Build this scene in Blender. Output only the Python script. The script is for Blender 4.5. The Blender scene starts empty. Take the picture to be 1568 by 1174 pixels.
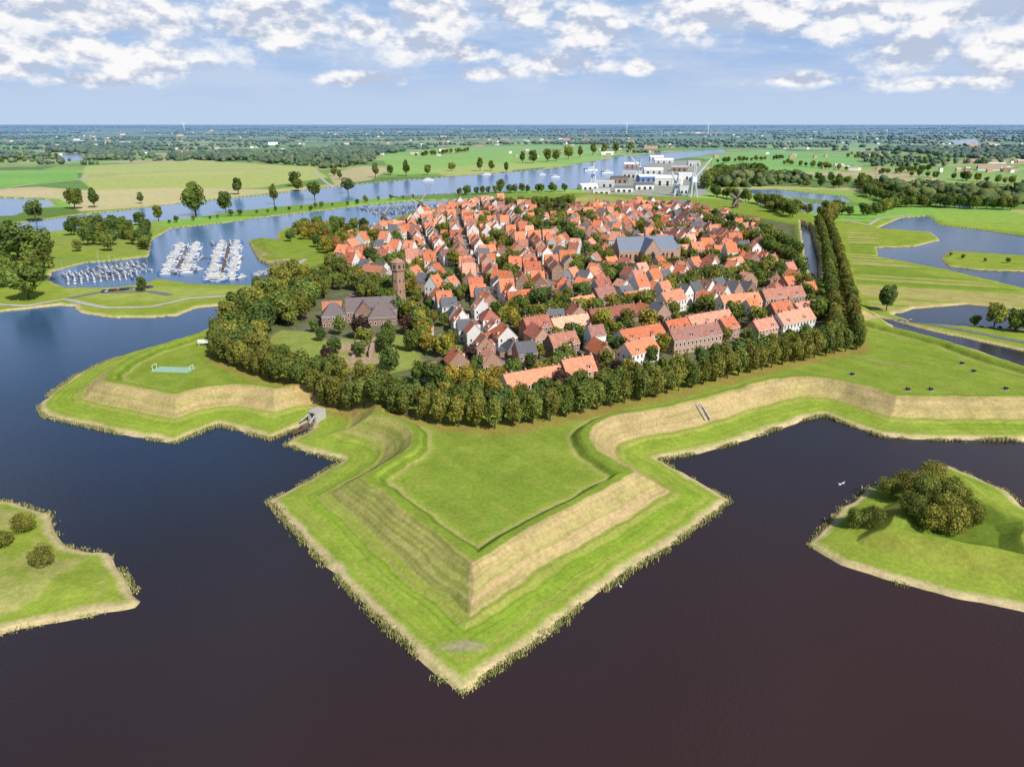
import bpy, math, random, bmesh
import numpy as np
from mathutils import Vector, Matrix
random.seed(7); rng=np.random.default_rng(7)
F=1120.0; PIT=math.atan((587-190)/F); CH=100.0
cp,sp=math.cos(PIT),math.sin(PIT)
def G(px,py,z=0.0):
    """camera pixel -> world metres on the level z"""
    dx=(px-784)/F; dy=-(py-587)/F
    Y=cp+dy*sp; Z=-sp+dy*cp
    t=(CH-z)/(-Z)
    return (dx*t, Y*t)
def GP(l,z=0.0): return np.array([G(a,b,z) for a,b in l])
def lin(r,g,b,k=0.76):
    f=lambda c:((c/255+0.055)/1.055)**2.4 if c>10 else c/255/12.92
    return np.array([f(r)*k,f(g)*k,f(b)*k])
scene=bpy.context.scene
# ------------------------------------------------------------ camera
cam=bpy.data.cameras.new('camera'); co=bpy.data.objects.new('camera',cam); scene.collection.objects.link(co); co.location=(0,0,CH); co.rotation_euler=(math.pi/2-PIT,0,0)
cam.sensor_width=36; cam.lens=36*F/1568; cam.clip_start=1; cam.clip_end=200000; scene.camera=co
scene.view_settings.view_transform='Standard'; scene.view_settings.look='None'; scene.view_settings.exposure=0
# ------------------------------------------------------------ outlines in camera pixels, put on the ground by G
FR=[(395,452),(358,470),(345,492),(300,512),(180,548),(118,575),(75,605),(61,624),(68,638),(130,652),(200,668),(268,678),(300,665),(335,652),(372,660),(413,674),(440,664),(462,653),(474,650),(478,658),(460,668),(437,682),(480,695),(524,707),(470,738),(412,768),(450,812),(500,868),(560,930),(620,987),(668,1036),(708,1062),(735,1043),(800,1000),(870,947),(900,920),(960,880),(1030,835),(1080,797),(1117,768),(1085,748),(1050,727),(1008,705),(1060,696),(1120,681),(1180,661),(1240,641),(1262,637),(1300,651),(1350,669),(1420,674),(1568,675),(1800,672),(1830,640),(1700,600),(1568,563),(1500,538),(1430,520),(1370,505)]
FB=[(1320,470),(1300,420),(1285,360),(1240,330),(1100,310),(900,300),(760,302),(640,325),(560,350),(500,352),(440,352),(425,372),(380,368),(392,398),(430,420)]
RAMP=GP(FR); BACK=GP([FR[-1]]+FB+[FR[0]]); L1=GP(FR+FB)
L2=GP([(-200,750),(0,768),(35,775),(75,788),(85,815),(105,838),(165,847),(185,870),(200,895),(216,920),(205,930),(150,940),(60,956),(0,971),(-200,1010)])
L3=GP([(1240,836),(1255,815),(1290,780),(1330,748),(1400,727),(1450,715),(1500,733),(1540,752),(1568,778),(1680,830),(1720,990),(1568,937),(1500,921),(1420,905),(1350,886),(1290,865)])
L4=GP([(-2600,520),(-600,500),(0,478),(90,468),(115,470),(125,480),(170,487),(230,487),(270,484),(300,472),(370,465),(395,458),(440,440),(700,420),(1200,430),(1330,482),(1430,508),(1568,538),(2300,650),(4200,900),(4200,190.8),(-2600,190.8)])
WAT=[GP(w) for w in [
 [(-900,420),(-400,372),(0,345),(60,338),(130,328),(200,321),(260,313),(330,306),(400,299),(470,291),(540,283),(620,276),(700,270),(780,264),(850,258),(900,249),(950,240),(1000,236),(1060,232),(1110,229),(1112,233),(1055,241),(990,252),(965,264),(915,278),(880,290),(820,291),(700,297),(640,301),(560,306),(490,312),(420,318),(350,326),(290,335),(220,342),(150,348),(100,353),(50,359),(0,369),(-400,410),(-900,460)],
 [(262,350),(340,342),(420,331),(500,322),(560,314),(640,308),(720,305),(740,311),(690,323),(610,335),(588,352),(540,358),(500,352),(440,348),(425,357),(425,376),(380,370),(395,398),(410,405),(448,410),(430,428),(395,433),(385,438),(300,436),(240,428),(225,433),(180,441),(100,441),(75,430),(80,416),(130,403),(170,400),(228,393),(232,368)],
 [(1155,308),(1200,304),(1260,313),(1278,322),(1230,327),(1180,319)],
 [(1130,290),(1180,290),(1290,301),(1305,311),(1250,306),(1150,297)],
 [(1342,350),(1380,334),(1420,331),(1438,345),(1500,352),(1620,370),(1700,400),(1620,398),(1568,392),(1500,388),(1455,385),(1440,395),(1452,408),(1500,414),(1620,418),(1700,470),(1600,450),(1530,433),(1450,414),(1390,402),(1345,394),(1343,380),(1400,378),(1440,368),(1425,356)],
 [(1368,482),(1400,473),(1480,466),(1620,480),(1700,510),(1600,508),(1500,502),(1400,495)],
 [(1224,345),(1240,350),(1254,400),(1252,440),(1238,430),(1230,395)],
 [(1452,215),(1495,213),(1500,221),(1465,223)],
 [(92,236),(122,235),(128,246),(98,248)],
 [(-300,298),(0,303),(75,306),(85,316),(40,322),(20,331),(-300,345)],
 [(1380,300),(1480,315),(1500,322),(1400,308)],
 ]]
TOWN=GP([(345,520),(400,470),(470,435),(520,390),(560,355),(640,330),(760,308),(900,305),(1080,318),(1225,345),(1232,395),(1240,430),(1275,480),(1290,515),(1200,540),(1100,565),(1000,588),(900,603),(830,622),(760,637),(700,634),(620,618),(540,600),(470,582),(400,560),(350,545)],4)
def segd(x,y,a,b):
    dx,dy=b[0]-a[0],b[1]-a[1]; L=dx*dx+dy*dy+1e-9
    t=np.clip(((x-a[0])*dx+(y-a[1])*dy)/L,0,1)
    return np.hypot(x-a[0]-t*dx,y-a[1]-t*dy)
def dist_line(x,y,P,pad=80):
    out=np.full(x.shape,float(pad))
    m=(x>P[:,0].min()-pad)&(x<P[:,0].max()+pad)&(y>P[:,1].min()-pad)&(y<P[:,1].max()+pad)
    if not m.any(): return out
    xs,ys=x[m],y[m]; d=np.full(xs.shape,1e9)
    for i in range(len(P)-1): d=np.minimum(d,segd(xs,ys,P[i],P[i+1]))
    out[m]=np.minimum(d,1e9); return out
def sd(x,y,P,pad=60):
    out=np.full(x.shape,-float(pad))
    m=(x>P[:,0].min()-pad)&(x<P[:,0].max()+pad)&(y>P[:,1].min()-pad)&(y<P[:,1].max()+pad)
    if not m.any(): return out
    xs,ys=x[m],y[m]; d=np.full(xs.shape,1e9); ins=np.zeros(xs.shape,bool); n=len(P)
    for i in range(n):
        a,b=P[i],P[(i+1)%n]; d=np.minimum(d,segd(xs,ys,a,b))
        if a[1]!=b[1]:
            c=((a[1]>ys)!=(b[1]>ys)); xi=(b[0]-a[0])*(ys-a[1])/(b[1]-a[1])+a[0]
            ins^=(c&(xs<xi))
    out[m]=np.where(ins,d,-d); return out
def sst(a,b,x):
    t=np.clip((x-a)/(b-a),0,1); return t*t*(3-2*t)
def h2(i,j,s=0):
    v=np.sin(i*127.1+j*311.7+s*74.7)*43758.5453; return v-np.floor(v)
def vn(x,y,s=0):
    i=np.floor(x);j=np.floor(y);fx=x-i;fy=y-j;fx=fx*fx*(3-2*fx);fy=fy*fy*(3-2*fy)
    return (h2(i,j,s)*(1-fx)+h2(i+1,j,s)*fx)*(1-fy)+(h2(i,j+1,s)*(1-fx)+h2(i+1,j+1,s)*fx)*fy
def fbm(x,y,s=0): return .5*vn(x,y,s)+.3*vn(x*2.1,y*2.1,s+1)+.2*vn(x*4.3,y*4.3,s+2)
def fields(x,y):
    xw=x+.8*(vn(x/5,y/5,3)-.5)*2; yw=y+.8*(vn(x/5,y/5,9)-.5)*2
    s1=sd(xw,yw,L1); s2=sd(xw,yw,L2); s3=sd(xw,yw,L3); s4=sd(xw,yw,L4,200)
    s=np.maximum(np.maximum(s1,s2),np.maximum(s3,s4))
    for W in WAT: s=np.minimum(s,-sd(xw,yw,W))
    r=dist_line(xw,yw,RAMP); b=dist_line(xw,yw,BACK); t=sd(x,y,TOWN)
    return s,s1,s2,s3,s4,r,b,t
PR=([0,.8,3,11,12.5,14,22,24.5,27.5],[0,.7,1.1,1.7,2.3,2.3,7.6,7.6,5.6])
def height(x,y,fl=None):
    s,s1,s2,s3,s4,r,b,t=fl if fl is not None else fields(x,y)
    z=np.where(s<0,np.maximum(-2.5,s*.7),1.2*(1-np.exp(-np.maximum(s,0)/1.6)))
    pr=np.interp(r,*PR)
    pr=pr-(pr-3.0)*sst(0,10,t)*(r>20)
    cap=1.2+.4*b
    zf=np.minimum(pr,cap)
    z=np.where((s1>0)&(s>0),np.maximum(z,zf)*1.0,z)
    p3=np.interp(s3,[0,.8,6,9,14,17,22],[0,.6,1.3,1.8,5.2,5.2,2.8])
    z=np.where(s3>0,p3,z)
    z=np.where(s2>0,np.interp(s2,[0,1,6,14],[0,.7,1.3,2.6]),z)
    return z+np.where(s>2,.25*(fbm(x/14,y/14,5)-.5),0)
def Hs(x,y):
    return float(height(np.array([float(x)]),np.array([float(y)]))[0])
# ------------------------------------------------------------ materials
def nt(name):
    m=bpy.data.materials.new(name); m.use_nodes=True; t=m.node_tree; p=t.nodes['Principled BSDF']
    p.inputs['Specular IOR Level'].default_value=.2
    return m,t,p
def N(t,ty,**k):
    n=t.nodes.new(ty)
    for a,v in k.items(): setattr(n,a,v)
    return n
def simple(name,col,rough=.8,rnd=0.0,noise=.25,nscale=1.5,metal=0,objcol=False,spec=.2):
    m,t,p=nt(name); p.inputs['Roughness'].default_value=rough; p.inputs['Metallic'].default_value=metal
    p.inputs['Specular IOR Level'].default_value=spec
    L=t.links; tc=N(t,'ShaderNodeTexCoord'); nz=N(t,'ShaderNodeTexNoise'); nz.inputs['Scale'].default_value=nscale; nz.inputs['Detail'].default_value=4
    L.new(tc.outputs['Object'],nz.inputs['Vector'])
    mr=N(t,'ShaderNodeMapRange'); mr.inputs[1].default_value=.3; mr.inputs[2].default_value=.7; mr.inputs[3].default_value=1-noise; mr.inputs[4].default_value=1+noise
    L.new(nz.outputs['Fac'],mr.inputs[0])
    oi=N(t,'ShaderNodeObjectInfo')
    mr2=N(t,'ShaderNodeMapRange'); mr2.inputs[3].default_value=1-rnd; mr2.inputs[4].default_value=1+rnd; L.new(oi.outputs['Random'],mr2.inputs[0])
    mu=N(t,'ShaderNodeMath',operation='MULTIPLY'); L.new(mr.outputs[0],mu.inputs[0]); L.new(mr2.outputs[0],mu.inputs[1])
    vm=N(t,'ShaderNodeVectorMath',operation='SCALE'); L.new(mu.outputs[0],vm.inputs['Scale'])
    if objcol: L.new(oi.outputs['Color'],vm.inputs[0])
    else: vm.inputs[0].default_value=tuple(col)
    L.new(vm.outputs[0],p.inputs['Base Color']); return m
gm,t,p=nt('ground_mat'); L=t.links; p.inputs['Roughness'].default_value=1; p.inputs['Specular IOR Level'].default_value=.05
at=N(t,'ShaderNodeAttribute',attribute_name='Col'); tc=N(t,'ShaderNodeTexCoord')
cur=at.outputs['Color']
for sc,am,det in((.9,.20,5),(.12,.14,3),(5,.18,2)):
    nz=N(t,'ShaderNodeTexNoise'); nz.inputs['Scale'].default_value=sc; nz.inputs['Detail'].default_value=det; nz.inputs['Roughness'].default_value=.65
    L.new(tc.outputs['Object'],nz.inputs['Vector'])
    mr=N(t,'ShaderNodeMapRange'); mr.inputs[1].default_value=.3; mr.inputs[2].default_value=.7; mr.inputs[3].default_value=1-am; mr.inputs[4].default_value=1+am; L.new(nz.outputs['Fac'],mr.inputs[0])
    vm=N(t,'ShaderNodeVectorMath',operation='SCALE'); L.new(cur,vm.inputs[0]); L.new(mr.outputs[0],vm.inputs['Scale']); cur=vm.outputs[0]
    if sc==.9: nzb=nz
L.new(cur,p.inputs['Base Color'])
bp=N(t,'ShaderNodeBump'); bp.inputs['Strength'].default_value=.22; bp.inputs['Distance'].default_value=.5; L.new(nzb.outputs['Fac'],bp.inputs['Height']); L.new(bp.outputs[0],p.inputs['Normal'])
# water: peaty brown moat; sky-reflection blue painted into base colour towards north and west
wm,t,p=nt('water_mat'); L=t.links
p.inputs['Roughness'].default_value=.14; p.inputs['IOR'].default_value=1.33; p.inputs['Specular IOR Level'].default_value=.5
tc=N(t,'ShaderNodeTexCoord'); nz=N(t,'ShaderNodeTexNoise'); nz.inputs['Scale'].default_value=.012; nz.inputs['Detail'].default_value=3
L.new(tc.outputs['Object'],nz.inputs['Vector']); sxw=N(t,'ShaderNodeSeparateXYZ'); L.new(tc.outputs['Object'],sxw.inputs[0])
def mth(t,op,a,b=None,c=None):
    n=N(t,'ShaderNodeMath',operation=op)
    for i,v in enumerate((a,b,c)):
        if v is None: continue
        if isinstance(v,(int,float)): n.inputs[i].default_value=v
        else: t.links.new(v,n.inputs[i])
    return n.outputs[0]
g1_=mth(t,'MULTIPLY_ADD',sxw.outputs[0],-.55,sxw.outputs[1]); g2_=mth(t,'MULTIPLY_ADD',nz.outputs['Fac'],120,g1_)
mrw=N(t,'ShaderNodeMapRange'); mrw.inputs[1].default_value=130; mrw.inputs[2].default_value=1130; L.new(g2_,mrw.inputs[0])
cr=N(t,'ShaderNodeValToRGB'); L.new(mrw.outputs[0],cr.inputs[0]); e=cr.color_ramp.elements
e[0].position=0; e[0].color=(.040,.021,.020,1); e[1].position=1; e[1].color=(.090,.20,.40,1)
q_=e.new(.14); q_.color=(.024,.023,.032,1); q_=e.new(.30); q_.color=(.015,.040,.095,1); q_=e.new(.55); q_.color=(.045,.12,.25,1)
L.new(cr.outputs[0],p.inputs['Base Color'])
n2=N(t,'ShaderNodeTexNoise'); n2.inputs['Scale'].default_value=1.1; n2.inputs['Detail'].default_value=4; L.new(tc.outputs['Object'],n2.inputs['Vector'])
bp=N(t,'ShaderNodeBump'); bp.inputs['Strength'].default_value=.5; bp.inputs['Distance'].default_value=.16; L.new(n2.outputs['Fac'],bp.inputs['Height']); L.new(bp.outputs[0],p.inputs['Normal'])
def foliage(name,useobj=True,tr=.3):
    m,t,p=nt(name); L=t.links; p.inputs['Roughness'].default_value=.9; p.inputs['Specular IOR Level'].default_value=.1
    at=N(t,'ShaderNodeAttribute',attribute_name='Col'); cur=at.outputs['Color']
    if useobj:
        oi=N(t,'ShaderNodeObjectInfo'); v=N(t,'ShaderNodeVectorMath',operation='MULTIPLY'); L.new(cur,v.inputs[0]); L.new(oi.outputs['Color'],v.inputs[1]); cur=v.outputs[0]
    L.new(cur,p.inputs['Base Color'])
    if tr>0:
        tl=N(t,'ShaderNodeBsdfTranslucent'); L.new(cur,tl.inputs['Color']); mx=N(t,'ShaderNodeMixShader'); mx.inputs[0].default_value=tr
        L.new(p.outputs[0],mx.inputs[1]); L.new(tl.outputs[0],mx.inputs[2]); L.new(mx.outputs[0],t.nodes['Material Output'].inputs['Surface'])
    return m
leafm=foliage('leaves'); farm=foliage('far_leaves',False,0)
bark=simple('bark',(.09,.065,.045),.9)
M_roof=simple('clay_tiles',(1,1,1),.8,.16,.26,.9,objcol=True)
M_slate=simple('slate',(.13,.13,.145),.6,.2,.2)
M_brick=simple('brick',(.40,.25,.18),.9,.35,.15)
M_tower=simple('tower_brick',(.36,.22,.15),.9,0,.15)
M_white=simple('white_render',(.72,.70,.66),.8,.12,.06)
M_glass=simple('window_glass',(.03,.04,.05),.15,.0,.1,spec=.5)
M_frame=simple('white_paint',(.8,.8,.78),.5,0,.05)
M_conc=simple('concrete',(.42,.40,.37),.9,0,.15)
M_road=simple('asphalt',(.17,.165,.16),.9,0,.15,.3)
M_pave=simple('pale_paving',(.42,.39,.34),.9,0,.15,.3)
M_street=simple('street_setts',(.24,.215,.20),.9,0,.2,.3)
M_path=simple('trodden_earth',(.33,.27,.15),1,0,.3,.5)
M_metal=simple('painted_steel',(.55,.57,.6),.5,0,.1)
M_dark=simple('dark_iron',(.05,.05,.055),.6,0,.1)
M_wood=simple('brown_wood',(.16,.10,.06),.8,0,.2)
M_blue=simple('blue_paint',(.10,.20,.42),.5,0,.05)
M_redp=simple('car_paint',(1,1,1),.3,0,.03,objcol=True,spec=.5)
M_roofgrey=simple('sheet_roof',(.50,.52,.54),.6,.3,.1)
M_turq=simple('court_surface',(.30,.46,.34),.9,0,.1)
M_bill=simple('orange_bill',(.6,.2,.03))
# ------------------------------------------------------------ mesh helpers
def link(o): scene.collection.objects.link(o); return o
def qmesh(name,V,Q,mats,mi=None,col=None,smooth=False):
    me=bpy.data.meshes.new(name); V=np.asarray(V,np.float32); Q=np.asarray(Q,np.int32)
    me.vertices.add(len(V)); me.vertices.foreach_set('co',V.ravel())
    k=Q.shape[1]; me.loops.add(Q.size); me.loops.foreach_set('vertex_index',Q.ravel())
    me.polygons.add(len(Q)); me.polygons.foreach_set('loop_start',np.arange(0,Q.size,k,dtype=np.int32)); me.polygons.foreach_set('loop_total',np.full(len(Q),k,np.int32))
    for m in mats: me.materials.append(m)
    if mi is not None: me.polygons.foreach_set('material_index',np.asarray(mi,np.int32))
    if col is not None:
        a=me.color_attributes.new('Col','FLOAT_COLOR','POINT'); c=np.ones((len(V),4),np.float32); c[:,:3]=col; a.data.foreach_set('color',c.ravel())
    if smooth: me.polygons.foreach_set('use_smooth',np.ones(len(Q),bool))
    me.update(calc_edges=True); me.validate(); return me
class MB:
    def __init__(s): s.v=[];s.f=[];s.m=[];s.mats=[];s.T=Matrix.Identity(4)
    def mi(s,m):
        if m not in s.mats: s.mats.append(m)
        return s.mats.index(m)
    def poly(s,pts,m):
        b=len(s.v); s.v+= [tuple(s.T@Vector(q)) for q in pts]; s.f.append(tuple(range(b,b+len(pts)))); s.m.append(s.mi(m))
    def loft(s,rings,m,cap=True):
        n=len(rings[0]); b=len(s.v); k=s.mi(m)
        for r in rings: s.v+=[tuple(s.T@Vector(q)) for q in r]
        for i in range(len(rings)-1):
            for j in range(n):
                a=b+i*n+j; c=b+i*n+(j+1)%n; s.f.append((a,c,c+n,a+n)); s.m.append(k)
        if cap:
            s.f.append(tuple(range(b+n-1,b-1,-1))); s.m.append(k); e=b+(len(rings)-1)*n; s.f.append(tuple(range(e,e+n))); s.m.append(k)
    def box(s,x0,x1,y0,y1,z0,z1,m):
        s.loft([[(x0,y0,z),(x1,y0,z),(x1,y1,z),(x0,y1,z)] for z in(z0,z1)],m)
    def cyl(s,cx,cy,prof,n,m,ph=0):
        s.loft([[(cx+r*math.cos(ph+2*math.pi*i/n),cy+r*math.sin(ph+2*math.pi*i/n),z) for i in range(n)] for r,z in prof],m)
    def beam(s,a,b,w,m,w2=None):
        a=Vector(a);b=Vector(b); d=(b-a).normalized(); u=d.cross(Vector((0,0,1)))
        if u.length<.01: u=Vector((1,0,0))
        u.normalize(); v=d.cross(u); w2=w if w2 is None else w2
        s.loft([[c+u*ww*i+v*ww*j for i,j in((-.5,-.5),(.5,-.5),(.5,.5),(-.5,.5))] for c,ww in((a,w),(b,w2))],m)
    def mesh(s,name):
        me=bpy.data.meshes.new(name); me.from_pydata([tuple(q) for q in s.v],[],s.f)
        for m in s.mats: me.materials.append(m)
        me.polygons.foreach_set('material_index',s.m); me.update(); return me
    def obj(s,name,loc=(0,0,0),rz=0,sc=1):
        o=bpy.data.objects.new(name,s.mesh(name)); o.location=loc; o.rotation_euler=(0,0,rz); o.scale=(sc,sc,sc); return link(o)
def inst(name,me,loc,rz=0,sc=(1,1,1),col=None):
    o=bpy.data.objects.new(name,me); o.location=loc; o.rotation_euler=(0,0,rz); o.scale=sc
    if col is not None: o.color=(*col,1)
    return link(o)
# ------------------------------------------------------------ ground
rows=np.concatenate([np.arange(1500,1120,-4),np.arange(1120,480,-1.15),np.arange(480,215,-.62),np.arange(215,191.2,-.35)])
yy=np.array([G(784,r)[1] for r in rows])
cx=np.concatenate([np.arange(-2600,-60,14),np.arange(-60,1630,1.9),np.arange(1630,4200,14)])
t=np.array([G(785,r)[0] for r in rows])
X=(cx[None,:]-784)*t[:,None]; Y=np.repeat(yy[:,None],len(cx),1)
sh=X.shape; x=X.ravel(); y=Y.ravel()
fl=fields(x,y); s,s1,s2,s3,s4,r,b,tn=fl
z=height(x,y,fl)
C=np.zeros((len(x),3))
g1=lin(140,162,60); g2=lin(164,178,72); tan=lin(206,178,132); tan2=lin(218,198,150)
n=fbm(x/22,y/22,1)[:,None]; nf=fbm(x/4,y/4,4)[:,None]
C[:]=g1*(1-n)+g2*n; 
def mix(mask,col,a=1.0):
    global C
    w=(np.clip(mask,0,1)*a)[:,None]; C=C*(1-w)+np.asarray(col)*w
near=s1>0
fz=near&(tn<4)
strn=vn(r*1.6,x*.01+y*.01,8); str2=vn(r*3.3,(x+y)*.03,18); str3=vn(r*2.2,(x-y)*.04,28)
mix(fz*sst(2,5,r)*sst(12,10,r),lin(150,178,60),.75)
mix(fz*sst(2,5,r)*sst(14,12,r)*sst(.45,.8,str3),lin(176,180,88),.5)
mix(fz*sst(2,5,r)*sst(14,12,r)*sst(.55,.85,str2),lin(112,146,44),.5)
slope=fz*sst(13,14.2,r)*sst(22.8,21.8,r)
wl=sd(x,y,GP([(395,760),(708,1080),(722,848),(575,738),(690,675),(640,640),(490,610),(470,650),(530,708)],2))
less=np.where(wl>0,.5,1.0)
mix(slope*(.6+.5*strn)*less,tan,.97)
mix(slope*sst(.5,.75,str2),lin(150,142,82),.38)
mix(slope*sst(.6,.8,str3),lin(158,162,80),.3)
mix(slope*(wl>0)*sst(.5,.7,str3),lin(128,142,56),.5)
mix(fz*sst(10.6,11.4,r)*sst(12.8,12,r)*(.3+.7*nf[:,0]),lin(180,174,98),.7)
mix(fz*sst(4.0,4.6,r)*sst(6,5.2,r)*(.3+.7*n[:,0]),lin(184,182,92),.5)
mix(fz*sst(22,22.6,r)*sst(25.5,24.5,r),lin(136,158,58),.8)
mix(fz*sst(25.2,25.8,r)*sst(27.4,26.8,r),lin(100,126,42),.7)
mix(fz*sst(27.4,27.8,r)*sst(29,28.4,r)*(.4+.7*nf[:,0]),lin(194,180,126),.75)
mix(fz*sst(29,31,r),lin(136,160,58),.85)
mow=vn((x*.8+y*.6)/2.2,(x*.6-y*.8)/60,41)
mix(fz*sst(29,31,r)*sst(.45,.8,mow),lin(158,172,74),.5)
mix(fz*sst(29,31,r)*sst(.5,.7,nf[:,0]),lin(160,166,78),.35)
mix(sst(3.2,1.2,s)*(s>-1)*(.45+.9*nf[:,0])*(y<520),tan2*.95)
mix(sst(2.0,.8,s)*(s>-1)*(.45+.9*nf[:,0])*(y>=520),tan2*.85)
g=G(708,985,2); mix(sst(4,1.2,np.hypot((x-g[0])*.6,(y-g[1])*1.6))*(.3+.9*nf[:,0]),lin(182,166,138))
AV=GP([(333,520),(338,552),(400,577),(470,598),(545,619),(620,637),(690,652),(770,657),(850,642),(930,624),(1010,606),(1100,583),(1200,558),(1312,535),(1306,500),(1298,460),(1290,420),(1280,380),(1266,345)],5.6)
da=dist_line(x,y,AV,30)
mix(sst(7.5,3,da)*near*(.3+1.0*nf[:,0]),lin(172,138,82),.7)
inT=sst(2,8,tn)
mix(inT,lin(140,132,112)*.8); mix(inT*(nf[:,0]>.5),lin(112,132,60)*.85,.8)
lawn=GP([(405,520),(430,505),(480,508),(500,520),(620,512),(645,540),(650,560),(600,572),(520,575),(440,550)],3)
mix(sst(-1,2,sd(x,y,lawn)),lin(156,168,84)); 
mix((sd(x,y,GP([(505,525),(600,520),(612,560),(520,566)],3))>0)*(nf[:,0]>.42),lin(184,160,124),.8)
mix(sst(0,3,sd(x,y,GP([(860,312),(900,300),(1010,312),(980,322),(900,322)],3))),lin(176,170,100))
mix((s3>0)*sst(8.5,10,s3)*sst(15,13,s3),lin(158,160,72),.6)
mix((s3>0)*sst(16,19,s3),lin(96,122,42),.7)
mix((s2>0)*(sst(3,7,s2)*sst(.42,.6,fbm(x/9,y/9,31))),lin(200,184,126),.65)
mix((s2>0)*sst(6,10,s2),lin(146,162,68),.4)
ew=GP([(1295,350),(1345,352),(1345,395),(1500,432),(1600,455),(1600,470),(1480,466),(1400,472),(1340,480),(1312,440)],1)
se=sd(x,y,ew); wv=vn((x*.35+y*1.)/7,x/90,12)
mix((se>0)*sst(.5,.6,wv),lin(196,178,122),.65); mix((se>0)*sst(.4,.3,wv),lin(120,150,54),.7)
fm=(s1<0)&(s>4)&(y>560)
fm=(fm&~((x>0)&(y<800)&(x<500)))*1.0
th=np.where(x<0,.30,-.22); u=x*np.cos(th)+y*np.sin(th); v=-x*np.sin(th)+y*np.cos(th)
jv=np.floor(v/150+.3*np.sin(u/900)); wu=160+260*h2(jv,jv*0,3); ju=np.floor(u/wu+h2(jv,jv*0,5)); hh=h2(ju,jv,7)
pal=np.array([lin(152,186,84),lin(166,198,98),lin(130,168,74),lin(178,192,104),lin(116,154,72),lin(160,178,90),lin(196,190,120),lin(144,192,88),lin(206,192,142),lin(108,138,66)])
fc=pal[(hh*9.99).astype(int)]
w=fm[:,None]*sst(600,800,y)[:,None]; C=C*(1-w*.92)+fc*w*.92
fv=v/150+.3*np.sin(u/900); e1=np.minimum(fv-np.floor(fv),1-(fv-np.floor(fv)))*150
mix(fm*(e1<2.5+y/900),lin(84,110,60),.6)
def fp(pl,c,a=.9,f=6): 
    global C
    P=GP(pl,1); mix((s>1)*sst(0,f,sd(x,y,P))*(.8+.3*nf[:,0]),c,a)
fp([(130,254),(300,246),(480,256),(505,272),(400,288),(250,292),(150,300),(120,276)],lin(200,206,116))
fp([(0,264),(118,258),(125,276),(30,286),(-200,300),(-200,272)],lin(142,196,82))
fp([(-100,294),(60,286),(140,292),(260,288),(420,290),(500,283),(470,290),(330,304),(200,319),(120,325),(88,305)],lin(222,204,156),.9)
fp([(500,266),(560,254),(600,258),(570,276),(510,284)],lin(218,196,150),.85)
fp([(580,238),(700,224),(900,222),(960,236),(860,254),(700,266),(600,268)],lin(160,204,88))
fp([(640,262),(760,250),(880,252),(780,262),(700,268)],lin(190,202,112))
fp([(1070,240),(1180,230),(1310,238),(1320,262),(1240,264),(1110,262)],lin(146,200,92))
fp([(1110,292),(1230,290),(1330,292),(1340,312),(1300,310),(1180,292)],lin(150,186,82))
fp([(1400,258),(1600,262),(1700,290),(1400,280)],lin(150,188,90))
fp([(1420,322),(1640,330),(1640,362),(1500,350),(1440,342)],lin(160,188,80))
fp([(1120,222),(1300,218),(1400,226),(1400,236),(1200,228)],lin(176,204,114))
fp([(0,380),(225,398),(225,402),(130,402),(80,412),(70,440),(0,440)],lin(144,164,74))
fp([(80,442),(230,436),(290,440),(380,442),(390,450),(240,464),(150,462),(110,456)],lin(172,182,94))
fp([(-200,372),(0,372),(100,357),(240,345),(270,347),(225,362),(228,392),(60,380),(-200,400)],lin(154,168,82))
fp([(382,372),(424,400),(440,405),(395,396)],lin(196,176,126))
fp([(880,286),(905,276),(960,262),(985,250),(1050,245),(1080,255),(1085,300),(1010,303),(900,298)],lin(176,174,166))
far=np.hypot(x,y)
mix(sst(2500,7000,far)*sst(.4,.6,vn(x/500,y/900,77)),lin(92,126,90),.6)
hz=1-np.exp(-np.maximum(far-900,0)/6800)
C=C*(1-hz[:,None])+lin(128,162,192)*hz[:,None]  # distance haze painted into the ground vertex colours
mix(s<-.3,lin(70,60,50))
V=np.stack([x,y,z],1); nr,nc=sh
idx=np.arange(nr*nc).reshape(nr,nc)
Q=np.stack([idx[:-1,:-1].ravel(),idx[:-1,1:].ravel(),idx[1:,1:].ravel(),idx[1:,:-1].ravel()],1)
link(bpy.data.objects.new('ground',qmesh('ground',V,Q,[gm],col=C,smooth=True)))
wv=[(-90000,-3000,0),(90000,-3000,0),(90000,56000,0),(-90000,56000,0)]
link(bpy.data.objects.new('moat_and_river_water',qmesh('water',wv,[(0,1,2,3)],[wm])))
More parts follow.
